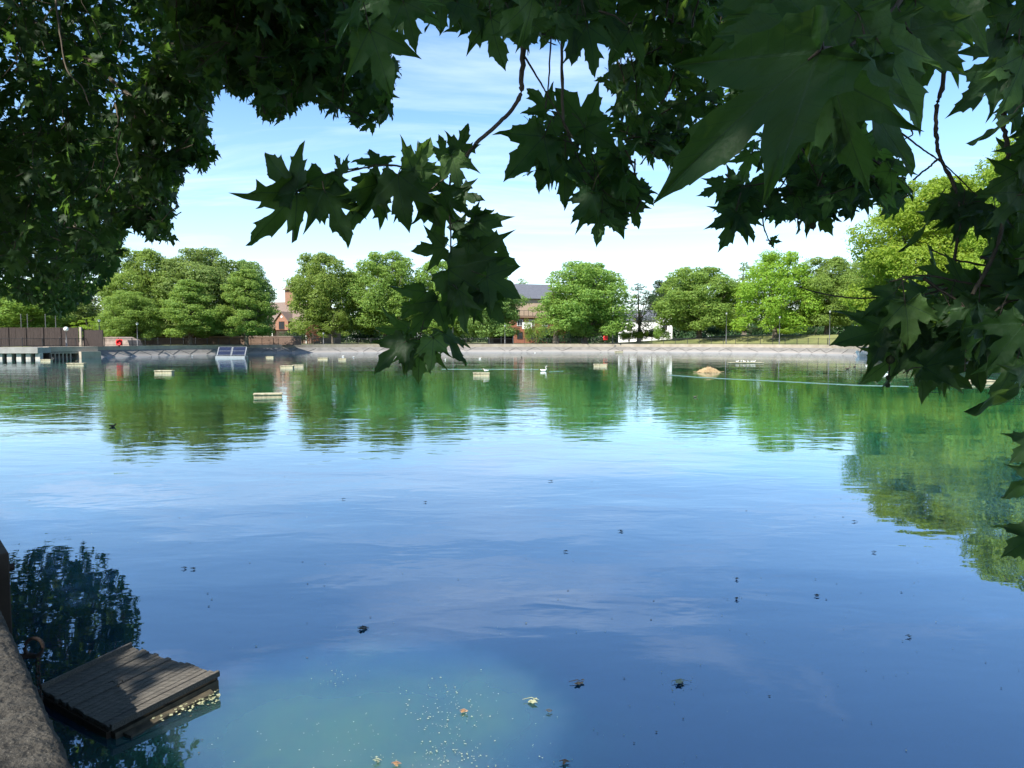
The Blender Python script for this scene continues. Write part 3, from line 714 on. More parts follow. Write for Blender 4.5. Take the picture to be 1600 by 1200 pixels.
# white house
g = at_y(1009, 184, 1.46)
wh = tag(empty('white_house', g, R(-10)), 'white rendered house with a dark eave behind the slim dark tree', 'house')
mb = MB(); mb.box((-2.0, 4, 2.9), (9.5, 8, 5.8)); mb.build('wall', mat('white_render', (.72, .72, .70), .8, .06), wh)
mb = MB(); mb.box((4.6, 3.3, 3.2), (3.6, 8, 6.4)); gable_wall(mb, 2.8, 6.4, -.7, 6.4, 1.9, 8.0); mb.build('gable_wing', mat('white_render_wing', (.74, .74, .72), .8, .06), wh)
mb = MB(); gable_roof(mb, -6.8, 2.7, 0, 8, 5.8, 2.4, .35); gable_roof(mb, 2.8, 6.4, -.7, 7.3, 6.4, 1.9, .3, 'y'); mb.build('roof', M_['slate'], wh)
window(wh, (-4, -.04, 3.8), 1.3, 1.3, m='timber_dark'); window(wh, (4.6, -.74, 4.2), 1.1, 1.4, m='timber_dark')
# low brick park wall under the left trees
g = at_y(300, 136, 1.46)
pw = tag(empty('park_wall', g), 'low dark brick wall running behind the left tree trunks', 'wall')
mb = MB(); mb.box((0, 0, .75), (40, .35, 1.5)); mb.build('brickwork', M_['dull_brick'], pw); mb = MB(); mb.box((0, 0, 1.56), (40.2, .5, .12)); mb.build('capping', M_['rock'], pw)

# ------------------------------------------------------------------ left dock, fence, platform
g = at_y(30, 92, 0)
dk = tag(empty('dock', G(0, 561.5)), 'grey concrete dock on short piers at the far left shore', 'dock')
a = G(-80, 561.5); b = G(71, 561); base = np.array(dk.location)
dv = (b - a) / np.linalg.norm(b - a); nv = np.array([-dv[1], dv[0], 0]); ang = math.atan2(dv[1], dv[0]); Ld = np.linalg.norm(b - a); mid = (a + b) / 2 - base
mb = MB(); mb.box(mid + nv * -.2 + [0, 0, 1.12], (Ld, 3.4, .72), ang); mb.build('slab', mat('dock_concrete', (.22, .21, .19), .85, scale=.8, color2=(.34, .33, .30)), dk)
for k in range(11):
    mb = MB(); mb.box(mid + dv * (Ld * (k / 10 - .5) * .97) - nv * 1.2 + [0, 0, .25], (.55, .8, 1.1), ang); mb.build('pier', M_['concrete'], dk)
mb = MB(); mb.box(mid + nv * 1.1 + [0, 0, .4], (Ld, .3, .8), ang); mb.build('back_wall', M_['timber_dark'], dk)
a = G(-80, 545.5, 1.5); g = at_y(68, 102, 1.46)
fw = tag(empty('board_fence', g), 'tall brown board fence with a pale end post at the far left', 'fence')
mb = MB(); wid = 17.5
for k in range(int(wid / .2)): mb.box((-12.5 + k * .2, random.uniform(-.02, .02), 1.27), (.185, .04, 2.54 + random.uniform(-.02, .02)))
mb.build('boards', M_['fence_wood'], fw)
mb = MB(); mb.box((-3.9, 0.06, 2.6), (17.4, .1, .08)); mb.build('top_rail', M_['timber_dark'], fw)
for x in np.arange(-12, 5, 2.4): mb = MB(); mb.box((x, -.06, 1.3), (.12, .12, 2.66)); mb.build('post', M_['fence_wood'], fw)
mb = MB(); mb.box((5.15, 0, 1.35), (.28, .28, 2.7)); mb.build('end_post', M_['coping'], fw)
mb = MB(); mb.box((6.7, 0.3, 1.15), (2.7, .2, 2.3)); mb.build('side_panel', M_['fence_wood'], fw)
# posts of a sports cage behind the fence
for i, (px, lab) in enumerate([(34, 'thin grey pole above the brown fence, leftmost of the row'), (44, 'thin grey pole above the brown fence, second from the left'), (72, 'thin grey pole above the brown fence, third from the left'), (88, 'thin grey pole above the brown fence, right end of the row')]):
    g = at_y(px, 108, 1.46); t = tag(empty('pole', g), lab, 'pole', 'thin poles behind the fence'); mb = MB(); mb.tube([(0, 0, 0), (0, 0, 4.6)], [.06, .05], 6); mb.build('shaft', M_['lamp_grey'], t); mb = MB(); mb.ball((0, 0, 4.63), .08, 6, 4); mb.build('cap', M_['lamp_grey'], t)
# brown mound
g = at_y(164, 111, 1.45)
mb = MB(); pts = [(-6.0, 0), (-4.2, .35), (-2.2, 1.05), (-.5, 1.35), (2.5, 1.4), (3.8, .9), (4.2, 0)]
vs = [(x, -.8 - .3 * (z == 0), z) for x, z in pts] + [(x, 3, z) for x, z in pts]; n = len(pts)
mb.add(vs, [tuple(range(n)), tuple(reversed(range(n, 2 * n)))] + [(i, i + n, i + 1 + n, i + 1) for i in range(n - 1)] + [(0, n - 1, 2 * n - 1, n)])
t = mb.build('ramp', M_['rock']); t.location = [float(q) for q in g]; tag(t, 'low brown stone ramp behind the railing beside the left lifebuoy', 'ramp')
# stepped platform
pl = tag(empty('landing_stage', G(110, 560)), 'pale stone landing stage with a row of short posts at the left shore', 'landing stage')
a = G(73, 560.4); b = G(150, 558.8); base = np.array(pl.location); dv = (b - a); Lp = np.linalg.norm(dv); dv /= Lp; nv = np.array([-dv[1], dv[0], 0]); ang = math.atan2(dv[1], dv[0]); mid = (a + b) / 2 - base
mb = MB(); mb.box(mid + nv * .8 + [0, 0, 1.2], (Lp, 2.8, .66), ang); mb.build('slab', M_['coping'], pl)
mb = MB(); mb.box(mid - nv * .5 + dv * -1.3 + [0, 0, .72], (Lp - 2.6, .2, .16), ang); mb.build('ledge', M_['coping'], pl)
mb = MB(); mb.box(mid + nv * 1.4 + [0, 0, .45], (Lp, .3, .84), ang); mb.build('back_wall', M_['timber_dark'], pl)
for k in range(6): mb = MB(); mb.box(mid + dv * (-Lp / 2 + .3 + k * .48) - nv * .5 + [0, 0, .32], (.13, .16, .64), ang); mb.build('post', M_['coping'], pl)
mb = MB(); mb.box(mid + dv * (Lp / 2 - 1.3) - nv * .2 + [0, 0, .4], (2.6, 2.2, .94), ang); mb.build('block', M_['coping'], pl)
# right shore landing
rp = tag(empty('boat_landing', G(1372, 557)), 'pale stone boat landing with steps half hidden by leaves at the right bank', 'landing stage')
mb = MB(); mb.box((1.2, 1.5, .7), (5.2, 3, 1.5)); mb.build('block', M_['coping'], rp)
for k in range(3): mb = MB(); mb.box((-1.8 + .1 * k, -.3 + .5 * k, .2 + .2 * k), (2.4, .6, .4)); mb.build('step', M_['white'], rp)
mb = MB(); mb.tube([(-1, .4, .8), (-1, .4, 2.2), (.6, .8, 2.2), (.6, .8, .9)], .05, 6); mb.build('handrail', M_['white'], rp)

# ------------------------------------------------------------------ solar raft
g = G(360, 559.5)
sr = tag(empty('solar_raft', g, R(8)), 'white framed raft carrying two tilted dark solar panels near the left bank', 'solar raft')
sc = g[1] / F
wid = 44 * sc
mb = MB()
mb.box((0, .0, .12), (wid, .35, .3)); mb.box((0, 1.7, .12), (wid, .35, .3)); mb.box((-wid / 2 + .1, .85, .14), (.3, 1.34, .2)); mb.box((wid / 2 - .1, .85, .14), (.3, 1.34, .2)); mb.build('pontoon', M_['metal'], sr)
rt = Matrix.Rotation(R(42), 3, 'X')
for k, x in enumerate((-.86, .96)):
    mb = MB(); mb.box((x, .75, .9), (1.66, 1.6, .05), m=rt); p = mb.build('panel', M_['solar'], sr)
    mb = MB()
    for q in (-.8, .8): mb.box(Vector((x + q * 1.03, .75, .9)) + rt @ Vector((0, 0, .035)), (.03, 1.62, .03), m=rt)
    for q in (-.8, 0, .8): mb.box(Vector((x, .75, .9)) + rt @ Vector((0, q, .042)), (1.7, .03, .03), m=rt)
    mb.build('frame', M_['metal'], p)
mb = MB()
for x in (-1.75, .05, 1.85): mb.bar((x, 1.4, .2), (x, 1.32, 1.46), .06); mb.bar((x, 0, .2), (x, 1.32, 1.46), .05); mb.bar((x, .1, .28), (x, 1.7, .28), .05)
mb.build('strut', M_['metal'], sr)

# ------------------------------------------------------------------ small floating rafts
def raft_proto():
    t = tag(empty('floating_raft'), 'raft', 'raft', 'small wooden rafts floating on the lake')
    mb = MB()
    for k in range(5): mb.box((0, -.48 + .24 * k, .20), (2.6, .225, .06))
    mb.build('deck', M_['deck_pale'], t)
    mb = MB(); mb.box((0, -.42, .07), (2.5, .16, .2)); mb.box((0, .42, .07), (2.5, .16, .2)); mb.box((-1.17, 0, .06), (.14, .66, .18)); mb.box((1.17, 0, .06), (.14, .66, .18)); mb.build('float', M_['deck_pale'], t)
    return t
rp0 = raft_proto(); first = True
for (px, py, wpx, rz, lab) in [(257, 583.5, 27, 2, 'pale wooden raft left of the solar raft, closer in'), (449, 575.5, 20, -2, 'left one of two touching pale rafts below the tower house'), (466, 574, 17, 8, 'right one of two touching pale rafts below the tower house'),
                           (419, 621, 43, 14, 'largest nearest raft, brownish, alone on the green water at left'), (505, 562, 16, 0, 'small raft with a dark end near the far bank, right of the tower house'), (535, 563, 12, 6, 'smaller raft just right of the one with a dark end'),
                           (752, 587.5, 26, 3, 'thin pale raft right of the hanging leaf spray with a white bird on it'), (938, 572.5, 21, -3, 'pale raft below the right lifebuoy with a duck on its end'), (967, 550.5, 13, 2, 'tiny raft close to the bank right of the lifebuoy'),
                           (120, 571, 26, 4, 'long pale raft near the landing stage with a dark bird'), (73, 564.5, 16, 0, 'small grey raft in front of the dock corner'), (422, 559.5, 12, 0, 'tiny raft near the bank right of the solar raft'), (1524, 599, 56, 3, 'long pale raft under the hanging leaves at right')]:
    o = rp0 if first else copy_tree(rp0); first = False
    g = G(px, py); k = wpx / F * g[1] / 2.6
    o.location = [float(q) for q in g]; o.rotation_euler = (0, 0, R(rz)); o.scale = (k, min(k, 1.1) if wpx < 50 else .5, 1.0 if wpx < 40 else .8); relabel(o, lab)
# swans, ducks, gulls
def swan(px, py, rz, label, s=1.0):
    g = G(px, py); t = tag(empty('swan', g, R(rz), (s, s, s)), label, 'swan', 'white swans on the lake')
    nodes = [(0, 0, .10, .20, .17), (-.28, 0, .16, .17, .14), (-.52, 0, .26, .06, .05), (.26, 0, .13, .17, .14), (.40, 0, .22, .08, .08), (.44, 0, .42, .045, .05), (.36, 0, .62, .04, .045), (.42, 0, .78, .04, .042), (.52, 0, .80, .05, .048), (.62, 0, .765, .022, .022)]
    skin_mesh('body', nodes, [(0, 1), (1, 2), (0, 3), (3, 4), (4, 5), (5, 6), (6, 7), (7, 8), (8, 9)], M_['feather'], t)
    m = MB(); m.tube([(.60, 0, .775), (.70, 0, .74)], [.024, .01], 6); m.build('beak', M_['orange'], t, True)
swan(849, 580, 0, 'white swan swimming right with its neck up, centre of the lake', .5)
swan(1377, 583, 180, 'white swan under the hanging leaves at right, nearer the bank landing', .7)
swan(1384, 582, 0, 'white swan under the hanging leaves, right one of the pair', .7)
def duck(px, py, rz, label, m='duck', s=1.0, z=0.0, name='duck'):
    g = G(px, py); g[2] = z; s *= .62; t = tag(empty(name, g, R(rz), (s, s, s)), label, name, 'water birds')
    nodes = [(0, 0, .06, .10, .085), (-.16, 0, .09, .06, .05), (-.26, 0, .13, .02, .02), (.12, 0, .08, .075, .07), (.18, 0, .17, .035, .035), (.20, 0, .235, .045, .042), (.26, 0, .225, .02, .018)]
    skin_mesh('body', nodes, [(0, 1), (1, 2), (0, 3), (3, 4), (4, 5), (5, 6)], M_[m], t, 1)
    b = MB(); b.tube([(.25, 0, .225), (.32, 0, .215)], [.018, .008], 5); b.build('beak', M_['orange'], t)
duck(176, 667, 20, 'dark duck swimming on open water at left', s=.62)
duck(120, 569, 0, 'small dark bird standing on the long raft by the landing stage', s=1.1, z=.24)
duck(948, 571, 170, 'brown duck on the right end of the raft below the lifebuoy', s=1.5, z=.24)
duck(759.5, 586, 200, 'white gull resting on the thin raft right of the leaf spray', 'feather', 1.3, z=.24, name='gull')
duck(1324, 577, 10, 'dark duck near the right bank, left one of two', s=1.5)
duck(1335, 573.5, 30, 'small dark duck near the right bank, right one of two', s=1.0)
duck(1354, 571.5, 0, 'white gull swimming near the hanging leaves at right', 'feather', .9, name='gull')
duck(1086, 621, 0, 'dark duck alone on the green reflection right of centre', s=.6)
duck(972, 549.5, 0, 'dark coot beside the tiny raft near the bank', s=1.4, z=.2, name='coot')
for i, (px, py) in enumerate([(536, 557), (552, 558.5), (300, 556.5), (640, 561), (836, 551.5), (815, 558), (696, 562), (750, 560.5)]):
    duck(px, py, i * 50, ['white gull by the far bank left of the spray', 'white gull just right of the far raft pair', 'white gull against the bank left of the solar raft', 'white gull on the water before the leaf spray tips', 'white gull at the waterline below the slate roof', 'small dark coot right of the raft by the spray', 'white gull right beside the spray tip', 'small white gull left of the swan, near the bank'][i], 'duck' if i == 5 else 'feather', 1.1, name='coot' if i == 5 else 'gull')
# bird raft with several gulls (right)
g = G(1165, 568); o = copy_tree(rp0); o.location = [float(q) for q in g]; o.rotation_euler = (0, 0, 0); o.scale = (1.35, .7, .5); relabel(o, 'long low raft crowded with white gulls right of the straw nest')
for i, px in enumerate((1152, 1158, 1163, 1169, 1174, 1178)):
    duck(px, 567.4, i * 70, 'white gull standing on the long crowded raft, number %s from the left' % ['one', 'two', 'three', 'four', 'five', 'six'][i], 'feather', 1.15, z=.12, name='gull')
# nest mound
g = G(1107, 582); rs = random.Random(4); mb = MB()
for i in range(900):
    a = rs.uniform(0, 6.28); r = 1.75 * math.sqrt(rs.random()); h = .85 * max(0, 1 - r / 1.75) ** .8 * rs.uniform(.7, 1.05) + .02
    p = Vector((r * math.cos(a), r * math.sin(a) * .8, h)); d = Vector((rs.uniform(-1, 1), rs.uniform(-1, 1), rs.uniform(-.35, .35))).normalized() * rs.uniform(.12, .3); mb.bar(p - d, p + d, .055, .055)
for i in range(14):
    a = rs.uniform(-.3, .3) + (0 if i % 2 else math.pi); p = Vector((1.5 * math.cos(a), .5 * math.sin(a), .06)); mb.bar(p, p + Vector((math.cos(a) * rs.uniform(.4, 1.2), rs.uniform(-.2, .2), rs.uniform(0, .1))), .04, .04)
mb.ball((0, 0, -.1), .7, 14, 7, (1, .8, .5))
t = mb.build('nest', M_['straw']); t.scale = (.45, .45, .5); t.location = [float(q) for q in g]; tag(t, 'heaped straw coloured bird nest floating on the lake right of centre', 'nest')
# wakes: low ridges of disturbed water
def wake(pts, w0, w1, label):
    c = catmull([G(a, b) for a, b in pts], 14); V = []; n = len(c)
    for i, p in enumerate(c):
        w = (w0 + (w1 - w0) * i / (n - 1)) * max(.12, .45 + .55 * math.sin(i * 1.3) * math.sin(i * .37 + 1)) / 2
        t_ = np.asarray(c[min(i + 1, n - 1)]) - np.asarray(c[max(0, i - 1)]); t_ /= np.linalg.norm(t_); nn = np.array([-t_[1], t_[0], 0])
        for k, (o_, z) in enumerate(((-1, .003), (-.3, .02), (.3, .028), (1, .003))): V.append(p + nn * o_ * w + [0, 0, z])
    T = [(i * 4 + k, (i + 1) * 4 + k, (i + 1) * 4 + k + 1, i * 4 + k + 1) for i in range(n - 1) for k in range(3)]
    m = mat('wake_water', (.10, .17, .14), .35, scale=6, spec=.6, bump=.6, stretch=(1, 4, 1))
    tag(link('water_wake', tri_mesh('water_wake', V, np.array(T)), m), label, 'wake', kind='structure')
wake([(1045, 586), (1100, 590), (1180, 594), (1260, 598), (1340, 602), (1420, 604)], .14, .16, 'pale wake line')
wake([(842, 577.3), (800, 577), (740, 577), (690, 577)], .16, .1, 'pale wake behind swan')
wake([(858, 581), (880, 580)], .18, .1, 'pale bow ripple of swan')

# ------------------------------------------------------------------ near quay
E0 = G(128, 1200, .85); E1 = G(0, 935, .85)
dq = (E1 - E0)[:2]; dq /= np.linalg.norm(dq); nq = np.array([-dq[1], dq[0]])          # nq points to the land (left/back)
if nq[0] > 0: nq = -nq
def Q(s, off, z): p = E0[:2] + dq * s + nq * off; return np.array([p[0], p[1], z])
V = []; T = []; nS = 420; rs = random.Random(9)
prof = [(-.04, -.6), (-.03, .0), (-.015, .45), (0, .72), (.012, .80), (.04, .835), (.09, .85), (.20, .853), (.45, .85), (.8, .85), (1.3, .85)]
ssq = np.concatenate([np.linspace(-60, -4.2, 20), np.linspace(-4, 6, nS), np.linspace(6.3, 118, 60)])
for s_ in ssq:
    for (o_, z) in prof:
        j = .006 if -4 < s_ < 6 else 0
        V.append(Q(s_, o_ + rs.uniform(-j, j), z + rs.uniform(-j, j)))
k = len(prof)
for i in range(len(ssq) - 1):
    for j in range(k - 1): T.append((i * k + j, i * k + j + 1, (i + 1) * k + j + 1, (i + 1) * k + j))
t = link('quay_wall', tri_mesh('quay_wall', V, np.array(T)), M_['quay']); tag(t, 'dark rough concrete quay edge in the bottom left corner', 'wall')
mb = MB(); mb.add([Q(-60, 1.25, .83), Q(118, 1.25, .83), Q(600, 700, .83), Q(-600, 700, .83), Q(-600, 1.25, .83)], [(0, 1, 2, 3, 4)])
tag(mb.build('near_ground', mat('trodden_earth', (.06, .05, .035), .95, scale=4, bump=.6, color2=(.13, .11, .08))), kind='structure')
# moss / grass tufts on the quay
# fender post at the frame edge
ft = G(6, 930, .55)
t = tag(empty('fender_post', (ft[0] - .16, ft[1] + .12, -.12), math.atan2(dq[1], dq[0])), 'dark timber fender post fixed to the quay edge at the left frame edge', 'post')
mb = MB(); mb.box((.35, -.06, .38), (.75, .09, 1.14)); mb.build('plank', M_['timber_dark'], t, bevel=.01)
mb = MB(); mb.tube([(.1, -.15, .8), (.1, -.10, .8)], .03, 8); mb.tube([(.5, -.15, .8), (.5, -.10, .8)], .03, 8); mb.build('bolt', M_['rust'], t)
# mooring ring + chain
rc = G(53, 1012, .62)
mr_ = tag(empty('mooring_ring', rc), 'rusty iron mooring ring standing off the quay wall above the wooden raft', 'mooring ring')
c = MB(); pts = [(.055 * math.cos(a), .01 * math.sin(a), .055 * math.sin(a)) for a in np.linspace(-1.2, 4.3, 20)]; c.tube(pts, .011, 8); c.build('ring', M_['rust'], mr_, True)
c = MB(); c.tube([(-.10, -.02, -.05), (-.02, 0, -.05), (.02, 0, -.055)], [.018, .018, .012], 8); c.build('bracket', M_['rust'], mr_, True)
lk = MB(); z = -.06; k = 0
while z > -.60:
    pts = []
    for a in np.linspace(0, 2 * math.pi, 11):
        u, v = .012 * math.cos(a), .026 * math.sin(a)
        pts.append(((u if k % 2 else 0) + .01 * math.sin(z * 9), 0 if k % 2 else u, z + v))
    lk.tube(pts, .0045, 5, False); z -= .038; k += 1
tag(lk.build('chain', M_['rust'], None, True), 'rusty chain hanging from the mooring ring down to the water', 'chain').location = [float(q) for q in rc + [.03, 0, 0]]

# wooden raft beside the quay
A = G(66, 1078, .085); B = G(207, 1011, .115); C_ = G(340, 1052, .11); D_ = G(172, 1137, .075)
cent = (A + B + C_ + D_) / 4
ra = tag(empty('wooden_raft', cent), 'weathered grey plank raft floating against the quay at bottom left', 'raft')
a, b, c, d = [p - cent for p in (A, B, C_, D_)]
# planks run A->B / D->C ; stacked from A-B edge to D-C edge
mb = MB(); NPL = 19
for i in range(NPL):
    u0 = i / NPL; u1 = (i + 1) / NPL - .006
    e0, e1 = random.uniform(-.008, .012), random.uniform(-.02, .025)
    p0 = a + (d - a) * u0; p1 = a + (d - a) * u1; q0 = b + (c - b) * u0; q1 = b + (c - b) * u1
    ax0 = (q0 - p0); ax1 = (q1 - p1); dz = random.uniform(-.004, .004)
    top = [p0 - ax0 * e0, q0 + ax0 * e1, q1 + ax1 * e1, p1 - ax1 * e0]
    top = [t_ + [0, 0, dz] for t_ in top]; bot = [t_ - [0, 0, .028] for t_ in top]
    mb.add(bot + top, [(0, 3, 2, 1), (4, 5, 6, 7), (0, 1, 5, 4), (1, 2, 6, 5), (2, 3, 7, 6), (3, 0, 4, 7)])
dk_ = mb.build('deck', M_['plank'], ra, bevel=.003)
ab = Vector([float(q) for q in (b - a)]); 
mb = MB(); mb.bar(a + [0, 0, .012] - (d - a) * .012, b + [0, 0, .012] - (c - b) * .012, .018, .045); mb.build('edge_strip', M_['plank'], ra)
mb = MB(); mb.bar(d + [0, 0, .004] + (d - a) * .012, c + [0, 0, .004] + (c - b) * .012, .025, .04); mb.build('edge_strip', M_['plank'], ra)
mb = MB()
for p, q in ((a, d), (b, c)): mb.bar(p * .96 - [0, 0, .065], q * .96 - [0, 0, .065], .06, .07)
mb.bar((a + b) / 2 - [0, 0, .075], (d + c) / 2 - [0, 0, .065], .06, .07); mb.build('beam', M_['timber_dark'], ra)
mb = MB(); mb.bar(a * .93 - [0, 0, .115], b * .93 - [0, 0, .115], .12, .1); mb.bar(d * .96 - [0, 0, .085], c * .96 - [0, 0, .085], .10, .1); mb.build('float', M_['debris'], ra)
mb = MB()
for (u, v) in ((.45, .45), (.5, .5), (.42, .55)):
    p = a + (d - a) * v + (b - a) * u + [0, 0, .01]; q = p + [random.uniform(-.05, .05), random.uniform(-.04, .04), .012]; mb.tube([p, (p + q) / 2 + [.01, 0, .01], q], [.003, .003, .002], 5)
t = mb.build('twig', M_['twig']); t.location = [float(q) for q in cent]; tag(t, 'small broken twigs lying on the plank raft', 'twigs')
# sunken board with weed and leaves next to it
e0 = G(215, 1150, .012); e1 = G(345, 1085, .02); e2 = G(340, 1105, .012); e3 = G(240, 1165, .01); 
rs = random.Random(3); cc = (e0 + e1 + e2 + e3) / 4
fb = tag(empty('sunken_board', cc), 'sodden board with weed floating in front of the plank raft', 'board')
mb = MB(); q = [G(180, 1140, .03) - cc, G(318, 1068, .05) - cc, G(335, 1082, .035) - cc, G(262, 1118, .02) - cc, G(205, 1150, .015) - cc]
mb.add(q + [x - [0, 0, .05] for x in q], [(4, 3, 2, 1, 0)[::-1], (5, 6, 7, 8, 9)[::-1]] + [(i, (i + 1) % 5, 5 + (i + 1) % 5, 5 + i)[::-1] for i in range(5)]); mb.build('plank', M_['debris'], fb)
mb = MB()
for i in range(260):
    u = rs.random(); w = rs.gauss(0, 9); p = G(235 + u * 108, 1120 - u * 34 + w * .5, .035 * 0 + .008 + .02 * rs.random()) - cc
    a_ = rs.uniform(0, 6.28); r = rs.uniform(.004, .014); mb.add([p + np.array([r * math.cos(a_ + t_) * rs.uniform(.5, 1.3), r * math.sin(a_ + t_) * rs.uniform(.5, 1.3), rs.uniform(0, .008)]) for t_ in (0, 1.6, 3.1, 4.7)], [(0, 1, 2, 3)])
mb.build('weed', M_['pale_debris'], fb)
# floating matter: individually visible clumps + countless specks
def clump(px, py, wpx, m, label, name='floating_leaf', n=5, seed=0):
    rs = random.Random(seed + int(px)); g = G(px, py, .006); s = wpx / F * g[1] / 2; mb = MB()
    for i in range(n):
        c = np.array([rs.gauss(0, .35) * s, rs.gauss(0, .4) * s, .003 * i]); r = s * rs.uniform(.25, .6); a0 = rs.uniform(0, 6.28); K = 9
        ring = [c + np.array([r * math.cos(a0 + t_) * (1 if q % 2 else .55) * rs.uniform(.8, 1.2), r * math.sin(a0 + t_) * (1 if q % 2 else .55), rs.uniform(0, .15) * r]) for q, t_ in enumerate(np.linspace(0, 2 * math.pi, K, endpoint=False))]
        mb.add([c + [0, 0, .1 * r]] + ring, [(0, 1 + q, 1 + (q + 1) % K) for q in range(K)])
    if name == 'floating_leaf' or 'twig' in label: mb.tube([(-s, 0, .01), (0, s * .3, .015), (s * .9, 0, .008)], [.002, .003, .001], 5)
    t = mb.build(name, M_[m]); t.location = [float(q) for q in g]; tag(t, label, 'floating leaves', 'floating bits on the near water')
for a in [(902, 1067, 26, 'dead_leaf', 'brown crumpled leaf clump afloat right of the weed patch'), (568, 982, 20, 'debris', 'dark rolled leaf clump afloat above the green patch'), (830, 1095, 28, 'pale_debris', 'pale scum flake left below the brown leaf clump'),
          (858, 1112, 12, 'debris', 'small dark twig bit right of the pale scum flake'), (1064, 1066, 30, 'pale_debris', 'thin pale scum patch right of the brown leaf clump'), (1152, 905, 8, 'debris', 'small dark speck above the pair of round specks at right'),
          (1152, 936, 9, 'debris', 'round dark speck in the blue water at right'), (1277, 931, 11, 'debris', 'dark leaf bit right of the round dark speck'), (1420, 995, 11, 'debris', 'dark leaf bit near the right, low in the blue water'),
          (885, 862, 9, 'debris', 'tiny dark leaf bit just below the cloud reflection'), (288, 888, 10, 'debris', 'left one of two dark leaf bits above the raft reflection'), (302, 889, 10, 'debris', 'right one of two dark leaf bits above the raft reflection'), (970, 830, 10, 'debris', 'dark twig bit right of the cloud reflection'),
          (537, 780, 8, 'debris', 'dark bit afloat at the bottom of the tree reflections'), (860, 752, 8, 'debris', 'dark bit afloat in the blue middle water'), (665, 785, 7, 'debris', 'tiny dark bit left of the middle of the water'), (1335, 815, 9, 'debris', 'left one of two dark bits before the right reflection'), (1366, 863, 9, 'debris', 'dark bit just left of the big tree reflection'),
          (725, 1112, 14, 'dead_leaf', 'orange brown leaf in the weed patch at the bottom'), (620, 1195, 18, 'dead_leaf', 'brown leaf on the green patch at the bottom edge'), (590, 1190, 16, 'pale_debris', 'pale leaf on the green patch at the bottom edge'), (883, 1192, 20, 'dead_leaf', 'brown twig at the bottom edge right of centre')]:
    clump(*a)
rs = random.Random(77); mb = MB(); mbd = MB()
def speck(mb_, px, py, r):
    g = G(px, py, .005 + rs.random() * .002); a = rs.uniform(0, 6.28); K = rs.choice((4, 5, 6))
    mb_.add([g + np.array([r * math.cos(a + t_) * rs.uniform(.5, 1.4), r * math.sin(a + t_) * rs.uniform(.5, 1.4), 0]) for t_ in np.linspace(0, 2 * math.pi, K, endpoint=False)], [tuple(range(K))])
for (cx, cy, sx, sy, n, r) in [(700, 1110, 34, 24, 130, .0055), (700, 1180, 36, 14, 90, .005), (640, 1140, 190, 40, 70, .0035), (520, 1060, 14, 8, 24, .004), (700, 1180, 260, 30, 80, .004), (1170, 1000, 300, 60, 60, .005), (1060, 1066, 16, 6, 24, .006), (770, 900, 500, 60, 50, .008)]:
    for i in range(n): speck(mb, rs.gauss(cx, sx), rs.gauss(cy, sy), r * rs.uniform(.3, 1.3))
tag(mb.build('floating_specks', M_['pale_debris']), 'countless pale specks and weed crumbs scattered on the near water', 'specks', kind='stuff')
for i in range(130):
    py = 690 + 500 * rs.random() ** 1.2; speck(mbd, rs.uniform(0, 1600), py, .006 * rs.uniform(.4, 1.3) * (1200 / py) ** 1.5)
tag(mbd.build('dark_specks', M_['debris']), 'tiny dark bits sprinkled over the open water', 'specks', kind='stuff')

